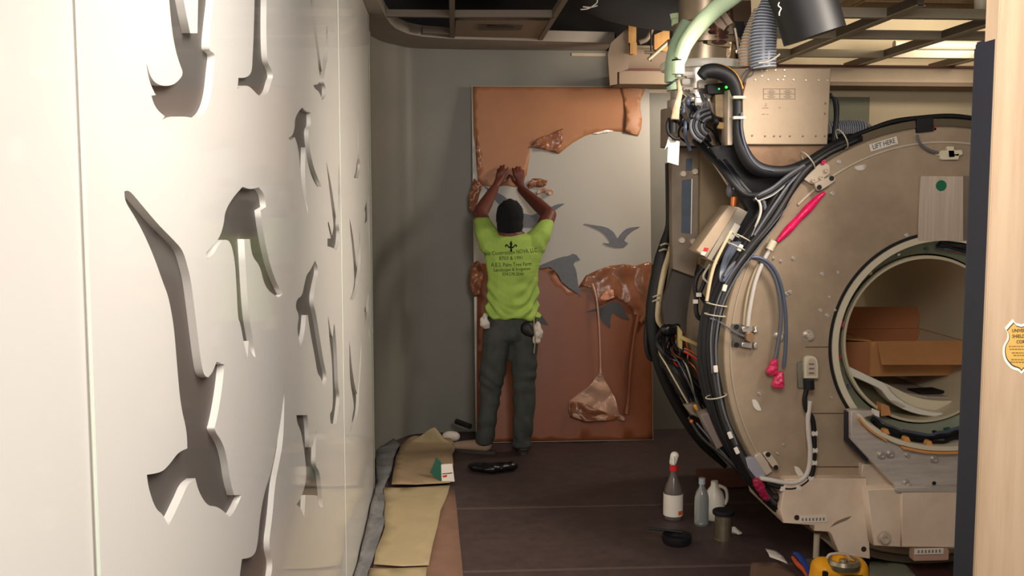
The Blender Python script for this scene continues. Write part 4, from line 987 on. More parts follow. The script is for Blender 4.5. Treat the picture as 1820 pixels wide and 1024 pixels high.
# ---- cable bundle around the rim
rnd = random.Random(11)
def rim(name, dr, Y, r, m, a0, a1, wob=.006, seed=0):
    rr = random.Random(seed); n = max(4, int(abs(a1 - a0) / 7)); P = []
    rl = []
    if a0 > 100: a0 -= 8
    for i in range(n + 1):
        a = math.radians(a0 + (a1 - a0) * i / n); dq = dr * (.8 if math.degrees(a) < 178 else max(.55, .8 - (math.degrees(a) - 178) * .008)) if a0 > 100 else dr; f = min(1, i / 2.0) if a0 > 100 else 1
        sh = math.exp(-((math.degrees(a) - 146) / 17) ** 2) if a0 > 100 else 0
        P.append(rp(R + .02 + (dq - .02) * f - .055 * sh + rr.uniform(-wob, wob) * f, a, Y - .05 * sh + rr.uniform(-wob, wob))); rl.append(r * (.35 + .65 * f))
    r = rl
    return tube(name, P, r, m, mri, 5, 8)
spec = [(.038,-.0,.010,'blk',66,126),(.048,-.01,.017,'blk',120,222),(.07,.0,.015,'blk',124,226),(.062,-.03,.010,'cable_dark',122,224),(.085,.03,.016,'blk',122,228),(.034,.035,.018,'cable_dark',128,226),
        (.052,-.045,.005,'cable_grey',150,205),(.100,.05,.014,'blk',126,230),(.078,-.035,.004,'cable_grey',146,186),(.088,-.02,.006,'cable_grey',126,150),(.03,.02,.010,'blk_gloss',66,226),(.112,.06,.010,'blk',132,222)]
for i, (dr, dy, r, m, a0, a1) in enumerate(spec): rim('rim_cable', dr, YS + dy, r, M[m], a0, a1, .005, i)
# ties and tags along the bundle
def tiewrap(a, dr=.05, n='cable_tie'):
    p = rp(R + dr, a, YS - .02); bm = bmesh.new(); d = V((math.cos(a), 0, math.sin(a)))
    P = [p + d * (.046 * math.cos(t)) + V((0, 1, 0)) * (.045 * math.sin(t)) for t in [2*PI*k/14 for k in range(15)]]
    sweep_bm(bm, P, .0028, 6); return from_bm(n, bm, M['tie'], mri, autosmooth=50)
for x, y in [(1330,430),(1320,445),(1268,540),(1262,558),(1282,700),(1440,296),(1500,262)]: tiewrap(ang(x, y))
for x, y in [(1306,438),(1282,510),(1268,652),(1300,765),(1318,788)]:
    a = ang(x, y); box('cable_tag', rp(R + .045, a, YS - .055), (.03, .012, .018), M['label'], mri, .002, rot=Matrix.Rotation(-a + PI/2, 4, 'Y'))
# ---- upper control box and the drum piece under it
YB = YS + .03
cbx = plate('control_box', [[(1339,121),(1477,121),(1475,170),(1471,257),(1325,257),(1320,227),(1319,174),(1326,141),(1332,130)]], FY(YB), .30, M['boxmetal'], mri, bevel=.004)
plate('lower_drum', [chaikin([FY(YB + .02).px(p) for p in [(1321,258),(1470,258),(1450,272),(1424,286),(1398,297),(1374,300),(1355,297),(1337,284),(1326,268)]], 1, .5)], FY(YB + .02), .28, M['brown_metal'], mri, px=False, bevel=.003)
plate('drum_backing', [[(1296,122),(1340,122),(1340,140),(1326,141),(1318,160),(1300,150)]], FY(YB + .05), .2, M['boxmetal'], mri)
for x, y in [(1354,125),(1362,125),(1378,125),(1394,125),(1354,135),(1394,136),(1342,142),(1365,142),(1382,142),(1392,142),(1410,142),(1432,143),(1455,143),(1471,143),(1337,241),(1360,242),(1376,242),(1387,242),(1404,242),(1427,242),(1450,242),(1466,242),(1467,184),(1466,202)]:
    lathe('screw', [(0, 0), (.0048, 0), (.004, .003), (0, .004)], Y_(x, y, YB), M['chrome'] if y < 170 else M['ink_grey'], cbx, 8, axis='Y')
fb2 = FY(YB - .0005)
def rule(x0, y0, x1, y1, m='ink_grey'):
    a, b = fb2.px((x0, y0)), fb2.px((x1, y1)); h = .0012
    if abs(a[0] - b[0]) > abs(a[1] - b[1]): L_ = [(a[0], a[1]-h), (b[0], b[1]-h), (b[0], b[1]+h), (a[0], a[1]+h)]
    else: L_ = [(a[0]-h, a[1]), (a[0]+h, a[1]), (b[0]+h, b[1]), (b[0]-h, b[1])]
    return L_
Ls = [rule(1356,158,1414,158), rule(1356,176,1414,176), rule(1357,158.6,1357,175.4), rule(1413,158.6,1413,175.4), rule(1386,158.6,1386,175.4), rule(1358,167,1385,167), rule(1387,167,1412,167)]
for cx_ in (1371, 1400):
    for k_, hw in ((160.6, 4), (163, 7), (165, 5), (169, 4), (171.3, 7), (173.6, 5.5)): Ls.append(rule(cx_ - hw, k_, cx_ + hw, k_))
Ls += [rule(1360,184,1362.5,184), rule(1359,187,1363,187), rule(1360,189.5,1362,189.5), rule(1355,192,1366,192), rule(1354,203,1360,203), rule(1362.5,203.5,1366,203.5), rule(1384,191.5,1388,191.5)]
cu = None
for i, L_ in enumerate(Ls):
    pass
bm = bmesh.new()
for L_ in Ls: bm.faces.new([bm.verts.new(fb2.w(p[0], p[1], .0005)) for p in L_])
me = bpy.data.meshes.new('printed_table'); bm.to_mesh(me); bm.free(); link('printed_table', me, M['ink_grey'], cbx)
tube('thin_lead', pt([(1319,160),(1318,140),(1324,128),(1333,122),(1339,126),(1336,134),(1326,140),(1322,150)], YB - .01), .0025, M['cable_blue'], mri, 5, 6)
tube('rubber_strip', pt([(1324,147),(1318,166)], YB - .01), .006, mat('dark_red_strip', (84, 30, 22), .6), mri, 1, 6)
# ---- black cable trunk looping over beside the box
tube('cable_trunk', pt([(1246,136),(1254,128),(1268,126),(1284,130),(1297,139),(1306,153),(1311,170)], YB - .02), [.024, .030, .033, .033, .032, .028, .024], M['blk'], mri, 6, 14)
tube('cable_trunk', pt([(1311,168),(1311,190),(1311,215),(1312,240),(1320,268),(1336,292),(1360,304),(1395,305),(1430,294),(1462,274),(1496,256),(1530,246)], YB - .02), [.022,.021,.021,.024,.03,.032,.03,.026,.026,.024,.03,.02], M['blk'], mri, 6, 14)
tube('trunk_strap', pt([(1258,117),(1275,116),(1292,121),(1305,130),(1314,144),(1319,158)], YB - .02), .008, M['yellow'], mri, 6, 8)
for x, y in ((1311, 174), (1311, 210)): box('trunk_clamp', Y_(x, y, YB - .03), (.056, .06, .012), M['tie'], mri, .002)
tube('blue_lead', pt([(1318,200),(1318,230),(1324,258),(1336,283),(1352,298),(1376,304)], YB - .05), .004, M['cable_blue'], mri, 5, 6)
# ---- bundle of cables crossing from the electronics to the rim
for i, (m_, r_) in enumerate([('blk',.014),('cable_grey',.010),('blk',.012),('cable_blue',.009),('cable_grey',.008),('blk',.013),('cable_white',.005)]):
    o_ = i * 4 - 12
    tube('rising_cable', pt([(1222 + o_ * .3, 205 + i * 5, YS + .5), (1228 + o_, 232, YS + .45), (1250 + o_ * .8, 256, YS + .3), (1280 + o_ * .8, 286, YS + .15), (1305 + o_ * .7, 318, YS + .05), (1330 + o_ * .5, 345, YS + .02), (1352, 352 + o_ * .5, YS)], YS), r_, M[m_], mri, 5, 8)
for i, (m_, r_) in enumerate([('cable_grey',.009),('blk',.012),('cable_blue',.008),('tie',.005)]):
    tube('crossing_cable', pt([(1340 + i, 356, YS - .02), (1352, 346 + i * 3, YS - .03), (1374, 334 + i * 4, YS - .03), (1402, 312 + i * 4, YS - .03), (1430, 294 + i * 4, YS - .03)], YS), r_, M[m_], mri, 5, 8)
tube('loose_cable', pt([(1336,420),(1346,396),(1352,376),(1350,360),(1342,352)], YS - .03), .006, M['cable_white'], mri, 5, 6)
tube('loose_cable', pt([(1338,430),(1352,402),(1360,380),(1358,360),(1350,350)], YS - .02), .008, M['cable_grey'], mri, 5, 6)
for k_ in range(6):
    x = 1284 + k_ * 3; tube('loop_cable', pt([(x + 18, 430, YS), (x + 6, 452, YS), (x - 2, 478, YS), (x - 4, 495, YS - .02), (x + 2, 500, YS - .03), (x + 12, 490, YS - .03), (x + 22, 472, YS - .02)], YS), .006, M['cable_grey'] if k_ % 2 else M['cable_blue'], mri, 5, 6)
# ---- side of the magnet: rail, label, tilted box, dark panel
ys2 = YS + .55
rail = plate('side_rail', [[(1194,262),(1247,262),(1245,440),(1234,492),(1196,478)]], FY(ys2), .08, M['steel_side'], mri, bevel=.003)
plate('rail_label', [[(1212,320),(1230,318),(1228,416),(1211,414)]], FY(ys2 - .002), .002, M['label_blue'], rail)
plate('rail_label', [[(1219,282),(1230,282),(1230,304),(1219,303)]], FY(ys2 - .002), .002, M['label_blue'], rail)
plate('label_edge', [[(1229,318),(1231,318),(1229,416),(1227.5,416)]], FY(ys2 - .004), .003, M['label'], rail)
for x, y in [(1213,309),(1234,305),(1211,427),(1231,429)]: lathe('bolt', [(0,0),(.016,0),(.014,.02),(0,.02)], Y_(x, y, ys2), M['bracket'], rail, 10, axis='Y')
plate('side_plate', [[(1246,262),(1300,262),(1345,345),(1300,440),(1262,480),(1244,470)]], FY(YS + .50), .05, mat('tan_steel', (136, 118, 92), .55, .3, var=.08), mri, bevel=.002)
plate('dark_side_plate', [[(1197,478),(1262,492),(1262,540),(1254,612),(1180,575),(1178,540)]], FY(YS + .60), .05, mat('dark_plate', (70, 64, 58), .6, .2), mri, bevel=.002)
ob = plate('junction_box', [[(1296,365),(1312,368),(1256,459),(1237,445)]], FY(YS + .10), .14, M['boxmetal'], mri, bevel=.004)
plate('junction_side', [[(1312,368),(1329,377),(1276,470),(1256,459)]], FY(YS + .11), .12, mat('box_side', (158, 148, 132), .6), ob, bevel=.002)
plate('box_label', [[(1306,396),(1316,402),(1302,428),(1292,421)]], FY(YS + .105), .003, M['label'], ob)
plate('box_label_dark', [[(1286,429),(1298,436),(1277,468),(1266,461)]], FY(YS + .105), .003, M['ink'], ob)
plate('red_mark', [[(1252,440),(1260,441),(1257,447),(1250,446)]], FY(YS + .098), .002, M['red'], ob)
plate('box_sticker', [[(1248,447),(1256,448),(1252,455),(1245,452)]], FY(YS + .098), .002, M['label'], ob)
tube('copper_fitting', pt([(1303,366),(1304,350)], YS + .12), .014, M['copper'], mri, 1, 12)
blob('sensor', [[(Y_(1297,340,YS+.1), (.018,.02,.03)), (Y_(1302,326,YS+.1), .018)]], .006, mat('purple_grey', (92, 88, 98), .5), mri, 2)
box('sensor_tag', Y_(1306, 332, YS + .06), (.016, .01, .022), M['label'], mri)
tube('silver_strut', pt([(1262,278),(1280,305),(1296,330)], YS + .2), .008, M['bracket'], mri, 4, 8)
# curling black cables below the junction box
tube('looped_cable', pt([(1250,476),(1240,490),(1235,510),(1238,530),(1237,548),(1240,562),(1250,568),(1258,556),(1255,540),(1245,524)], YS + .2), .011, M['blk'], mri, 6, 8)
tube('looped_cable', pt([(1256,478),(1252,500),(1244,520),(1240,528)], YS + .18), .010, M['blk'], mri, 6, 8)
tube('looped_cable', pt([(1262,470),(1250,492),(1262,505)], YS + .15), .005, M['tie'], mri, 5, 6)
for x, y in [(1242,524),(1236,536),(1279,508)]: box('cable_tag', Y_(x, y, YS + .17), (.022, .012, .018), M['label'], mri)
tube('cream_tube', pt([(1300,410),(1284,440),(1270,470),(1262,500),(1256,535)], YS - .02), .008, M['cable_cream'], mri, 5, 8)
# thick black bundle hanging on the far left with its cream tube
yl = YS + .95
tube('side_bundle', pt([(1186,290),(1187,350),(1188,400),(1183,430),(1177,460),(1170,500),(1163,540),(1161,575),(1166,620),(1176,660),(1196,705),(1222,750),(1250,790),(1290,830)], yl), [.012,.012,.016,.03,.042,.045,.045,.04,.035,.03,.03,.03,.025,.012], M['blk'], mri, 5, 12)
tube('side_bundle', pt([(1163,470),(1160,520),(1152,560),(1148,600),(1152,630),(1160,638),(1167,625),(1168,600)], yl + .03), .014, M['blk'], mri, 6, 8)
tube('cream_side_tube', pt([(1191,438),(1190,450),(1181,480),(1174,515),(1170,550),(1170,570),(1178,584)], yl - .08), [.010,.015,.016,.016,.016,.014,.010], M['cable_cream'], mri, 5, 8)
for x, y in [(1183,436),(1181,446),(1170,528),(1169,536)]:
    tube('cable_tie', pt([(x - 9, y, yl - .06), (x, y - 3, yl - .10), (x + 9, y, yl - .06)], yl), .005, M['tie'], mri, 4, 6)
# messy harness low on the side
rnd = random.Random(21)
hm = ['blk','blk','blk_gloss','blk','cable_grey','blk','cable_blue','blk','tie','orange','blk','red','copper','blk','cable_cream','blk','blk','cable_grey']
for i in range(30):
    x0, y0 = rnd.uniform(1174, 1212), rnd.uniform(582, 606); x3, y3 = rnd.uniform(1222, 1262), rnd.uniform(700, 740)
    P = [(x0, y0, YS + .7), (x0 + rnd.uniform(-10, 14), y0 + rnd.uniform(25, 40), YS + .6 + rnd.uniform(-.08, .08)), (lerp_ := (x0 + x3) / 2 + rnd.uniform(-18, 12), (y0 + y3) / 2 + rnd.uniform(-12, 12), YS + .5 + rnd.uniform(-.1, .1)), (x3, y3, YS + .45)]
    tube('harness_wire', pt(P, YS), rnd.choice([.004, .006, .009, .014]) if hm[i % 18] == 'blk' else .004, M[hm[i % 18]], mri, 6, 6)
blob('connector_lump', [[(Y_(1187,586,YS+.62), (.04,.04,.035)), (Y_(1200,583,YS+.62), (.035,.03,.03))]], .009, M['blk_gloss'], mri, 2, lambda c: .01 * nz(c.x, c.z, 30))
blob('connector_lump', [[(Y_(1176,625,YS+.66), (.03,.04,.05)), (Y_(1215,690,YS+.56), (.04,.04,.06)), (Y_(1240,725,YS+.5), (.04,.04,.05))]], .009, M['blk'], mri, 2, lambda c: .016 * nz(c.x, c.z, 25))
plate('yellow_rail', [[(1212,597),(1246,612),(1247,619),(1211,604)]], FY(YS + .38), .05, mat('ochre_rail', (176, 156, 100), .6), mri, bevel=.002)
plate('yellow_post', [[(1206,580),(1213,590),(1213,622),(1207,618)]], FY(YS + .40), .04, mat('ochre_rail', (176, 156, 100), .6), mri, bevel=.002)
plate('white_bar', [[(1249,568),(1255,568),(1251,620),(1246,624)]], FY(YS + .30), .03, M['cable_cream'], mri, bevel=.002)
for i in range(5): tube('ribbon_wire', pt([(1216, 619 + i * 1.6), (1228, 625 + i * 1.8), (1241, 634 + i * 2)], YS + .37), .004, M[['orange','blk','cable_grey','orange','red'][i]], mri, 4, 6)
tube('orange_lead', pt([(1246,640),(1256,668),(1264,692),(1272,716),(1280,745)], YS + .1), .005, M['copper'], mri, 5, 6)
blob('orange_splice', [[(Y_(1268,702,YS+.08), .009), (Y_(1271,718,YS+.07), .011)]], .004, M['copper'], mri, 1)
plate('lower_box', [[(1246,738),(1277,731),(1298,785),(1274,800)]], FY(YS + .06), .10, mat('dusky_box', (120, 106, 98), .6), mri, bevel=.004)
plate('lower_bracket', [[(1217,722),(1240,718),(1252,732),(1244,744),(1228,736)]], FY(YS + .30), .05, M['steel_side'], mri, bevel=.002)
blob('yellow_clip', [[(Y_(1236,722,YS+.24), .010), (Y_(1239,728,YS+.24), .008)]], .004, M['yellow'], mri, 1)
blob('orange_clip', [[(Y_(1229,749,YS+.26), .010)]], .004, M['orange'], mri, 1)
tube('trailing_lead', pt([(1238,752),(1262,780),(1290,810),(1318,838),(1345,868)], YS + .1), .004, M['cable_grey'], mri, 5, 6)
for i in range(5):
    tube('low_cable', pt([(1226 + i * 3, 742, YS + .4), (1250 + i * 4, 778, YS + .3), (1290 + i * 4, 812, YS + .15), (1330 + i * 3, 850, YS + .05), (1362, 888 + i, YS + .02)], YS), .014, M['blk' if i % 2 else 'blk_gloss'], mri, 5, 8)
blob('rubber_boot', [[(Y_(1372,880,YS+.02), (.03,.05,.02)), (Y_(1392,886,YS+.02), (.03,.05,.03))]], .008, mat('dark_brown_rubber', (44, 36, 34), .6), mri, 2)  # one even dark brown rubber
# thin face lead
tube('face_lead', pt([(1262,566),(1275,570),(1290,580),(1305,590),(1322,598)], YS - .04), .004, M['cable_grey'], mri, 5, 6)
# dark pocket bodies behind the cables so the recess is solid
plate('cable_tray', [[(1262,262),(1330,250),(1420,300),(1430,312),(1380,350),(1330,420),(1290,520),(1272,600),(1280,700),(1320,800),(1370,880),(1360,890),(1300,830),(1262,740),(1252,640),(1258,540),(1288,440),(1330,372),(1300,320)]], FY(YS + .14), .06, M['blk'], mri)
for i in range(5): tube('bracket_pin', pt([(1258 + 4 * i, 262 + 3 * i), (1266 + 4 * i, 272 + 2 * i)], YS + .2), .004, M['tie'], mri, 1, 6)

# ---- electronics turret above the left shoulder
yt = YS + .45
lathe('turret_body', [(0, 0), (.15, 0), (.15, .09), (.17, .095), (.17, .12), (.145, .125), (.145, .19), (.12, .2), (.12, .34), (0, .34)], Y_(1250, 117, yt), mat('turret_steel', (176, 158, 134), .35, .7, var=.1, vscale=9), mri, 40)
lathe('turret_rim', [(.165, 0), (.20, 0), (.205, .02), (.20, .035), (.165, .035)], Y_(1250, 126, yt), M['white_pl'], mri, 40)
lathe('turret_neck', [(0, 0), (.145, 0), (.145, .05), (.13, .055), (.13, .09), (.148, .095), (.148, .20), (0, .2)], Y_(1240, 198, yt), M['chrome'], mri, 40)
lathe('turret_base', [(0, 0), (.19, 0), (.19, .18), (0, .18)], Y_(1244, 262, yt + .05), M['steel_side'], mri, 32)
lathe('bellows', [(0, 0)] + [(.045 + .012 * (k_ % 2), .012 * k_) for k_ in range(14)] + [(0, .16)], Y_(1274, 82, yt - .12), mat('bellows_steel', (150, 120, 110), .3, .8), mri, 24)
plate('turret_bar', [[(1257,67),(1297,73),(1298,84),(1257,79)]], FY(yt - .16), .05, mat('turret_bar', (164, 142, 112), .5, .4), mri, bevel=.003)
plate('black_block', [[(1251,66),(1257,67),(1257,78),(1251,76)]], FY(yt - .16), .05, M['blk'], mri)
for P in ([(1284,62),(1303,63),(1301,78),(1299,98),(1290,118),(1284,112)], [(1272,84),(1284,84),(1282,112),(1274,116)]):
    plate('clear_cover', [P], FY(yt - .13), .05, mat('foil_cover', (196, 172, 140), .2, .6, bump=.5, bscale=50, var=.3, vscale=30), mri, bevel=.002)
plate('card_box', [[(1264,24),(1286,15),(1303,40),(1292,46),(1287,54),(1275,46)]], FY(yt - .18), .03, mat('pink_card', (206, 182, 160), .7), mri, bevel=.001)
plate('card_strip', [[(1273,22),(1276,21),(1293,44),(1291,46)]], FY(yt - .182), .002, M['ink_grey'], mri)
plate('grey_shield', [[(1280,50),(1300,44),(1304,60),(1282,62)]], FY(yt - .14), .04, M['steel_side'], mri)
plate('dark_panel', [[(1302,38),(1322,38),(1328,60),(1320,84),(1308,90),(1312,118),(1300,118),(1302,92),(1306,84)]], FY(yt - .02), .08, M['blk'], mri)
plate('tall_bracket', [[(1300,0),(1335,0),(1336,30),(1340,60),(1328,70),(1322,40),(1304,38)]], FY(yt + .08), .08, mat('brown_bracket', (124, 100, 80), .6, .2), mri, bevel=.003)
plate('tan_panel', [[(1314,88),(1325,90),(1326,120),(1314,120)]], FY(yt - .05), .05, M['lumber'], mri, bevel=.002)
tube('silver_conduit', pt([(1306,50),(1310,72),(1313,95),(1318,96)], yt - .15), .006, M['bracket'], mri, 4, 8)
tube('post', pt([(1330,96),(1330,121)], YS + .2), .012, M['cream'], mri, 1, 10)
# chrome fittings, valve block, green lights
for i, (x, y, w_, h_) in enumerate([(1222,132,22,7),(1226,136,16,5),(1222,159,18,6),(1248,150,16,14),(1230,172,14,6),(1216,178,10,10),(1238,186,30,6),(1256,170,12,8),(1228,205,10,6),(1218,146,14,10),(1260,158,12,8)]):
    box('valve_fitting', Y_(x, y, YS + .22 + .01 * (i % 3)), (w_ * .00262, .04, h_ * .00262), M['chrome'] if i % 3 != 2 else M['bracket'], mri, .004)
for i in range(14):
    x, y = rnd.uniform(1208, 1262), rnd.uniform(150, 215)
    P = [(x, y, YS + .2), (x + rnd.uniform(-14, 14), y + rnd.uniform(8, 20), YS + .15), (x + rnd.uniform(-5, 18), y + rnd.uniform(22, 40), YS + .2), (x + rnd.uniform(0, 30), y + rnd.uniform(44, 64), YS + .25)]
    tube('valve_hose', pt(P, YS), rnd.choice([.005, .008, .011]), M[['blk','cable_grey','blk_gloss','cable_blue','chrome'][i % 5]], mri, 6, 8)
for k_ in range(6):
    r_ = 16 + k_ * 5
    P = [(1268 - r_ * math.cos(t) * .8, 226 - r_ * math.sin(t) * .9 , YS + .14) for t in [PI * .5 - .2 + q * .38 for q in range(-1, 5)]]
    P = [(1268 - math.sin(t) * r_ , 224 - math.cos(t) * r_ * .8, YS + .16) for t in [.2, .7, 1.2, 1.7, 2.2, 2.6]]
    tube('curved_hose', pt(P, YS), .006 + .002 * (k_ % 2), M['cable_grey'] if k_ % 2 else M['blk_gloss'], mri, 5, 8)
plate('valve_panel', [[(1271,168),(1294,165),(1294,212),(1272,206)]], FY(YS + .18), .05, mat('tan_valves', (176, 152, 118), .5, .3, var=.2, vscale=30), mri, bevel=.003)
plate('amber_block', [[(1274,216),(1290,218),(1288,230),(1276,228)]], FY(YS + .17), .04, mat('amber_block', (190, 156, 100), .5), mri, bevel=.004)
plate('side_channel', [[(1294,160),(1304,160),(1302,258),(1293,258)]], FY(YS + .10), .10, M['bracket'], mri, bevel=.002)
plate('black_module', [[(1256,150),(1298,146),(1296,166),(1258,168)]], FY(YS + .16), .08, M['blk'], mri, bevel=.004)
plate('dark_cabinet', [[(1200,215),(1296,230),(1296,262),(1330,300),(1336,350),(1300,320),(1262,262),(1204,262)]], FY(YS + .40), .10, M['blk'], mri)
for x, y in ((1291, 155), (1278, 158)): blob('green_light', [[(Y_(x, y, YS + .155), .006 if x > 1280 else .004)]], .002, M['led'], mri, 0)
# cables right of the control box
for i in range(7): tube('hanging_wire', pt([(1476, 166 + i, YS + .12), (1482 + i, 180, YS + .12), (1484 + i * .8, 210, YS + .1), (1478 + i, 250, YS + .1)], YS), .006, M['blk'] if i != 3 else M['cable_grey'], mri, 5, 6)
blob('cable_heap', [[(Y_(1480,248,YS+.16), (.05,.05,.03)), (Y_(1510,246,YS+.16), (.05,.04,.02)), (Y_(1540,242,YS+.12), (.04,.03,.015))]], .01, M['blk'], mri, 2, lambda c: .01 * nz(c.x, c.z, 30))

# ================================================================== HOSES, DUCTS
gp_ = tube('insulated_hose', pt([(1345,-40),(1310,-12),(1270,18),(1240,48),(1219,78),(1209,104),(1206,122)], YS - .02), [.038,.038,.037,.035,.032,.028,.026], M['pipe_green'], None, 8, 18)
GP = thing('green_insulated_hose', Y_(1206, 135, YS - .02), 'pale green foam insulated hose curving down from the ceiling, the brighter front one', 'hose')
bpy.data.objects.remove(gp_)
tube('foam_sleeve', pt([(1345,-40),(1310,-12),(1270,18),(1240,48),(1219,78),(1209,104),(1206,108)], YS - .02), [.038,.038,.037,.035,.032,.028,.026], M['pipe_green'], GP, 8, 18)
tube('end_sleeve', pt([(1205.5,109),(1205,132)], YS - .02), .0275, M['pipe_green'], GP, 1, 18)
tube('tape_ring', pt([(1206,106.5),(1205.8,109)], YS - .02), .028, M['blk'], GP, 1, 18)
tube('pipe_stub', pt([(1205,131),(1205,137)], YS - .02), .014, M['funnel'], GP, 1, 12)
GQ = thing('green_insulated_hose', Y_(1195, 160, YS + .1), 'dull green insulated hose hanging behind the brighter curved one', 'hose')
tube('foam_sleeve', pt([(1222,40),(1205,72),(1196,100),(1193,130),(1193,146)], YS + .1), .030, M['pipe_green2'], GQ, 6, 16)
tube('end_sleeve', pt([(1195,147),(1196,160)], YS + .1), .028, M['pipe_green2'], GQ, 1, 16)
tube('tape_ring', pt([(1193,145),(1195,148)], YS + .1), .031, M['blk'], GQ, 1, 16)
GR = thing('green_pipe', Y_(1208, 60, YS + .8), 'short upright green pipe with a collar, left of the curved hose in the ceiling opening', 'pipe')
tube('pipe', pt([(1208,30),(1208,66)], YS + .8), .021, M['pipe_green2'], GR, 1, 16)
lathe('collar', [(0, 0), (.036, 0), (.036, .032), (0, .032)], Y_(1206, 46, YS + .8), M['pipe_green'], GR, 20)
lathe('collar', [(0, 0), (.036, 0), (.042, .024), (0, .024)], Y_(1205, 34, YS + .8), M['pipe_green'], GR, 20)
# cream strap and tag hanging on the left
st_ = sheet('pale_strap', [(1207,140),(1212,152),(1214,164),(1210,178),(1207,196),(1208,212),(1193,212),(1195,194),(1200,178),(1206,162),(1205,150)], FY(YS + .06), .02, lambda u, v: .012 * math.sin(v * 40), mat('peach_strap', (214, 180, 146), .6)); tag(st_, 'peach coloured strap hanging under the green hose end', 'strap')
HT = thing('hanging_tag', Y_(1196, 292, YS + .2), 'white paper tag hanging from a black cable left of the scanner', 'tag')
plate('paper', [[(1188,243),(1208,252),(1206,294),(1186,288)]], FY(YS + .2), .003, M['label'], HT)
plate('paper_flap', [[(1188,244),(1192,256),(1181,266),(1185,256)]], FY(YS + .19), .002, M['label'], HT)
for P in ([(1190,210),(1186,222),(1188,236),(1198,246),(1208,246)], [(1216,170),(1206,182),(1202,200),(1206,216),(1212,226)], [(1196,212),(1196,236)]):
    tube('cable', pt(P, YS + .18), .008 if P[0][0] != 1196 else .018, M['blk'], HT, 5, 8)
# ribbed clear hose and black duct
def ribbed(name, P, r0, lab, m1, m2, cat='hose'):
    t_ = thing(name, P[-1], lab, cat)
    q = spline(P, 10); L_ = [0]
    for i in range(1, len(q)): L_.append(L_[-1] + (q[i] - q[i-1]).length)
    tot = L_[-1]; rr = []
    k_ = len(r0)
    for i in range(len(q)):
        t = L_[i] / tot * (k_ - 1); a = min(int(t), k_ - 2); rr.append(r0[a] + (r0[a+1] - r0[a]) * (t - a))
    bm = bmesh.new(); sweep_bm(bm, q, rr, 24); from_bm('hose_wall', bm, m1, t_, autosmooth=60)
    # spiral wire
    pitch = .0125; n = int(tot / pitch * 14); S = []
    import bisect
    for i in range(n + 1):
        s = tot * i / n; j = min(max(bisect.bisect(L_, s) - 1, 0), len(q) - 2); f = (s - L_[j]) / (L_[j+1] - L_[j])
        c = q[j].lerp(q[j+1], f); d = (q[j+1] - q[j]).normalized(); r_ = rr[j] + (rr[j+1] - rr[j]) * f
        e1 = d.cross(V((0, 1, 0))).normalized(); e2 = d.cross(e1); a = 2*PI*s/pitch
        S.append(c + (e1 * math.cos(a) + e2 * math.sin(a)) * (r_ + .001))
    bm = bmesh.new(); sweep_bm(bm, S, .0026, 5); from_bm('spiral_wire', bm, m2, t_, autosmooth=60)
    return t_
ribbed('ribbed_hose', pt([(1384,-30),(1370,5),(1361,35),(1357,65),(1356,95),(1357,121)], YS - .02), [.034,.036,.045,.054,.056,.055,.053], 'grey blue ribbed clear hose running from the ceiling into the control box', M['hose'], M['hose_rib'])
ribbed('ribbed_hose', pt([(1352,20),(1340,50),(1331,75),(1327,100),(1327,119)], YS + .12), [.03,.034,.034,.033], 'ribbed hose coloured as if in orange light, half hidden behind the grey blue one', M['hose_o'], M['hose_rib'])
BD = thing('black_duct', Y_(1445, 70, YS - .2), 'fat black flexible duct hanging out of the ceiling above the control box', 'duct')
tube('duct_wall', pt([(1395,-90),(1412,-45),(1428,0),(1441,40),(1448,64)], YS - .25), [.135,.13,.128,.127,.127], M['blk'], BD, 6, 32)
tube('pale_thread', pt([(1385,4),(1383,10),(1388,15),(1385,22),(1385,28)], YS - .385), .0025, M['cable_white'], BD, 4, 6)
tube('pale_wire', pt([(1348,112),(1362,110),(1376,104),(1386,96)], YS - .09), .004, M['cable_white'], BD, 4, 6)
# silver ribbed duct behind the box on the right
ribbed('silver_duct', [V((Y_(1470, 232, 5.9).x, 5.9, Y_(1470, 232, 5.9).z)), V((Y_(1500, 231, 5.9).x, 5.9, Y_(1500, 231, 5.9).z)), V((Y_(1532, 232, 5.9).x, 5.9, Y_(1532, 232, 5.9).z)), V((Y_(1550, 240, 5.9).x, 5.95, Y_(1550, 240, 5.9).z))], [.055,.06,.058,.04], 'grey ribbed duct lying behind the scanner top, beside the control box', M['hose'], M['hose_rib'], 'duct')

# ================================================================== CARDBOARD BOX in the bore
BX = thing('cardboard_box', Y_(1620, 668, YS + .45), 'open cardboard box with its flaps out, lying on the couch inside the bore', 'cardboard box')
yb0, yb1 = YS + .42, YS + .88
A = Y_(1546, 669, yb0); Bq = Y_(1712, 669, yb0); tz = Y_(1546, 607, yb0).z
w3 = Bq.x - A.x; zb = A.z
box('front_wall', V(((A.x + Bq.x) / 2, yb0, (zb + tz) / 2)), (w3, .006, tz - zb), M['cardboard'], BX)
box('back_wall', V(((A.x + Bq.x) / 2, yb1, (zb + tz) / 2)), (w3, .006, tz - zb), M['cardboard_in'], BX)
box('end_wall', V((A.x - .0, (yb0 + yb1) / 2, (zb + tz) / 2)), (.006, yb1 - yb0, tz - zb), M['cardboard'], BX)
box('end_wall', V((Bq.x, (yb0 + yb1) / 2, (zb + tz) / 2)), (.006, yb1 - yb0, tz - zb), M['cardboard_in'], BX)
box('bottom', V(((A.x + Bq.x) / 2, (yb0 + yb1) / 2, zb + .003)), (w3, yb1 - yb0, .006), M['cardboard_in'], BX)
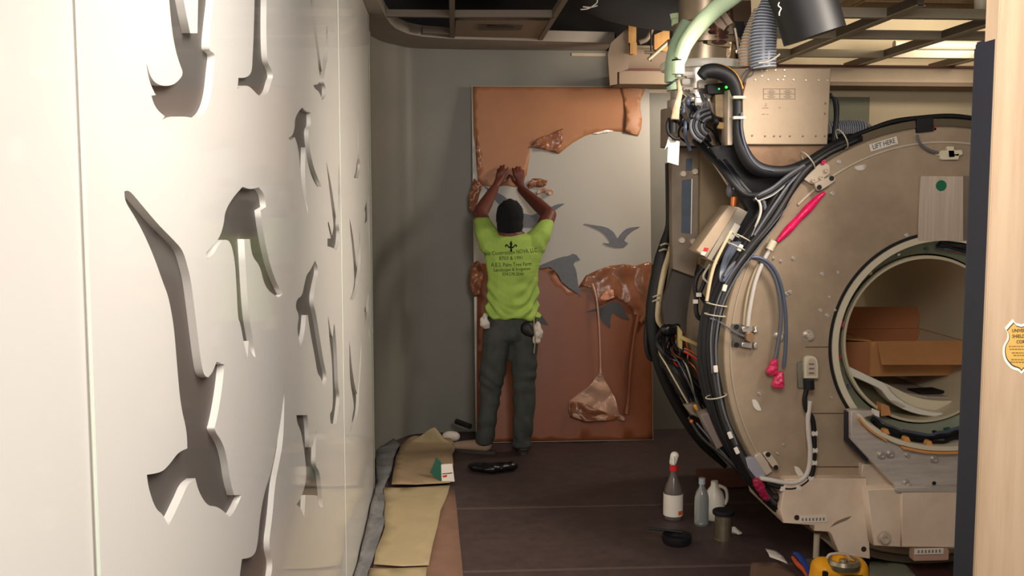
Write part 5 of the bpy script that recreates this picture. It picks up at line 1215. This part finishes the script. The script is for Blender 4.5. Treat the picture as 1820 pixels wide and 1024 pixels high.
def quad(name, P, m, par, t=.005):
    bm = bmesh.new(); n = (P[1] - P[0]).cross(P[3] - P[0]).normalized() * t
    a = [bm.verts.new(p) for p in P]; b = [bm.verts.new(p + n) for p in P]
    bm.faces.new(a); bm.faces.new(b[::-1])
    for i in range(4): bm.faces.new((a[i], a[(i+1) % 4], b[(i+1) % 4], b[i]))
    return from_bm(name, bm, m, par)
# front flap folded out towards the camera, rear flap standing up, left flap out
quad('flap', [V((A.x + .03, yb0, tz)), V((Bq.x, yb0, tz)), Y_(1712, 647, yb0 - .16), Y_(1567, 647, yb0 - .16)], M['cardboard'], BX)
quad('flap', [V((A.x - .01, yb1, tz)), V((Bq.x - .02, yb1, tz)), Y_(1637, 546, yb1 + .05) , Y_(1505, 546, yb1 + .05)], M['cardboard_in'], BX)
quad('flap', [V((A.x, yb0, tz)), V((A.x, yb1, tz)), Y_(1493, 598, yb1 - .05), Y_(1493, 603, yb0 + .08)], M['cardboard'], BX)
quad('left_end', [Y_(1498, 608, yb0 + .1), Y_(1498, 650, yb0 + .1), V((A.x, yb0 + .005, zb)), V((A.x, yb0 + .005, tz))], M['cardboard_in'], BX)

# ================================================================== DOOR on the right (open leaf with its black seal)
YD = 1.95
zt_ = 2.14
xl = Y_(1755, 512, YD).x
dr = thing('door_1', V((xl + .45, YD + .03, 0)), kind='structure')
rot_lean = 0
box('leaf', V((xl + .46, YD + .025, zt_ / 2 + .003)), (.92, .05, zt_), M['wood'], dr, .002)
sx = Y_(1712, 512, YD + .155).x
zs = Y_(1745, 76, YD + .1).z
box('seal_core', V(((sx + xl) / 2 + .42, YD + .12, zs / 2 + .02)), (xl - sx + .84, .07, zs - .04), M['navy'], dr, .006)
sx2 = Y_(1733, 512, YD + .055).x
box('seal_strip', V(((sx2 + xl) / 2 - .0005, YD + .045, zs / 2 + .02)), (xl - sx2 - .001, .078, zs - .045), mat('seal_strip_black', (26, 28, 38), .6), dr, .004)
# shield decal
L_ = [(1815.5,569.5),(1812.6,576),(1805,574),(1800,567.5),(1793,575),(1786,583),(1789,588),(1790.6,592),(1790.8,598),(1790,603),(1786,610),(1783.5,615),(1782.5,620),(1782.3,627),(1783,633),(1785,640),(1788,645),(1792,650),(1796.5,654.5),(1802,657.3),(1808,659),(1812,661),(1815.5,665)]
L_[0] = (1815.5, 577)
def mir(P, cx=1815.5): return P + [(2 * cx - x, y) for x, y in P[::-1][1:-1]]
def shr(P, k, c=(1815.5, 616)): return [(c[0] + (x - c[0]) * k, c[1] + (y - c[1]) * k) for x, y in P]
fd = FY(YD - .0006)
S_ = mir(L_)
dc = thing('shield_decal', Y_(1815.5, 665, YD - .001), 'gold shield shaped maker decal with a white border on the pale wood door', 'decal')
plate('white_border', [S_], fd, .0006, M['white_pl'], dc)
plate('dark_outline', [shr(S_, .885)], fd.off(.0005), .0005, M['ink'], dc)
plate('gold_field', [shr(S_, .84)], fd.off(.0010), .0005, M['gold'], dc)
k_ = YD / F
for s, y, h in (('UNIVERSAL', 587.5, 9), ('SHIELDING', 597.5, 9), ('CORP.', 607.5, 9)):
    u, v = fd.px((1815.5, y)); text('lettering', s, fd.off(.0012), u, v, h * k_, M['ink'], dc, sx=.85, t=.0003)
for y, w_ in ((615.5, 46), (620.5, 44), (627, 36), (631.5, 30), (639, 38), (643.5, 42)):
    bm = bmesh.new(); rnd = random.Random(int(y)); x = 1815.5 - w_ / 2
    while x < 1815.5 + w_ / 2:
        q = rnd.uniform(2, 6); a, b = fd.px((x, y + .9)), fd.px((min(x + q, 1815.5 + w_ / 2), y - .9))
        bm.faces.new([bm.verts.new(fd.w(u, v, .0016)) for u, v in ((a[0], a[1]), (b[0], a[1]), (b[0], b[1]), (a[0], b[1]))]); x += q + 1.2
    me = bpy.data.meshes.new('fine_print'); bm.to_mesh(me); bm.free(); link('fine_print', me, mat('brown_ink', (130, 96, 46), .6), dc)

# ================================================================== TOOLS at the bottom right
yt_ = 4.0
tz_ = Y_(1490, 990, yt_).z
TL = thing('work_lamp', V((Y_(1492, 1000, yt_).x, yt_, 0)), 'yellow and black jobsite radio with a metal top, at the bottom right', 'radio')
TL.name = 'jobsite_radio'; WL['jobsite_radio'] = WL['work_lamp']
xc = Y_(1492, 1000, yt_).x
blob('body', [[(V((xc - .07, yt_, tz_ - .05)), (.05, .07, .05)), (V((xc + .07, yt_, tz_ - .06)), (.05, .07, .05))], [(V((xc - .08, yt_, .06)), (.055, .08, .06)), (V((xc + .08, yt_, .06)), (.055, .08, .06))], [(V((xc - .08, yt_, .06)), (.05, .07, .06)), (V((xc - .07, yt_, tz_ - .05)), (.05, .07, .05))], [(V((xc + .08, yt_, .06)), (.05, .07, .06)), (V((xc + .07, yt_, tz_ - .05)), (.05, .07, .05))], [(V((xc, yt_, .1)), (.07, .06, .1))]], .008, M['toolyellow'], TL, 3)
lathe('metal_top', [(0, 0), (.068, 0), (.070, .02), (.060, .034), (.052, .034), (.048, .022), (.02, .022), (.016, .034), (0, .034)], V((xc + .005, yt_ - .03, tz_ - .032)), M['tin'], TL, 28)
tube('handle', [V((xc - .055, yt_, tz_ - .01)), V((xc - .04, yt_, tz_ + .012)), V((xc + .02, yt_, tz_ + .012)), V((xc + .045, yt_, tz_ - .01))], .006, M['bracket'], TL, 6, 8)
box('dark_vent', V((xc + .02, yt_ - .085, .10)), (.10, .02, .07), M['blk'], TL, .004)
box('dark_vent', V((xc - .085, yt_ - .06, tz_ - .06)), (.02, .03, .05), M['blk'], TL, .004)
o = tube('pliers', pt([(1414,995),(1424,1006),(1432,1018),(1440,1035)], 4.15), .012, M['orange'], None, 5, 8)
bpy.data.objects.remove(o)
def fl(P, z): return [Z_(x, y, z) for x, y in P]
PL = thing('pliers', fl([(1425, 1010)], .02)[0], 'pliers with one blue and one orange handle on the floor left of the yellow radio', 'pliers')
tube('orange_handle', fl([(1409,991),(1418,1003),(1430,1014),(1440,1030),(1446,1045)], .022), [.008,.012,.013,.012,.009], mat('coral_grip', (206, 92, 56), .5), PL, 5, 8)
tube('blue_handle', fl([(1412,984),(1420,988),(1428,999),(1434,1008),(1442,1030)], .05), [.009,.013,.014,.012,.009], M['blue'], PL, 5, 8)
o = sheet('paper_scrap', [(1335,1000),(1382,998),(1400,1010),(1415,1022),(1430,1050),(1330,1050)], FZ(.004), .05, lambda u, v: .006 * crease(u, v, 8), mat('dark_kraft', (112, 84, 68), .9)); tag(o, 'brown paper scrap on the floor left of the pliers', 'paper')
o = sheet('green_mat', [(1545,1000),(1590,996),(1610,1004),(1632,1030),(1640,1060),(1545,1060)], FZ(.004), .06, lambda u, v: .003, mat('grey_green_mat', (124, 124, 104), .8)); tag(o, 'grey green mat on the floor right of the yellow radio', 'mat')
o = sheet('red_brown_mat', [(1612,1000),(1660,996),(1690,1012),(1700,1060),(1640,1060)], FZ(.003), .06, lambda u, v: .003, mat('maroon_mat', (70, 34, 30), .8)); tag(o, 'dark maroon mat on the floor at the foot of the door', 'mat')
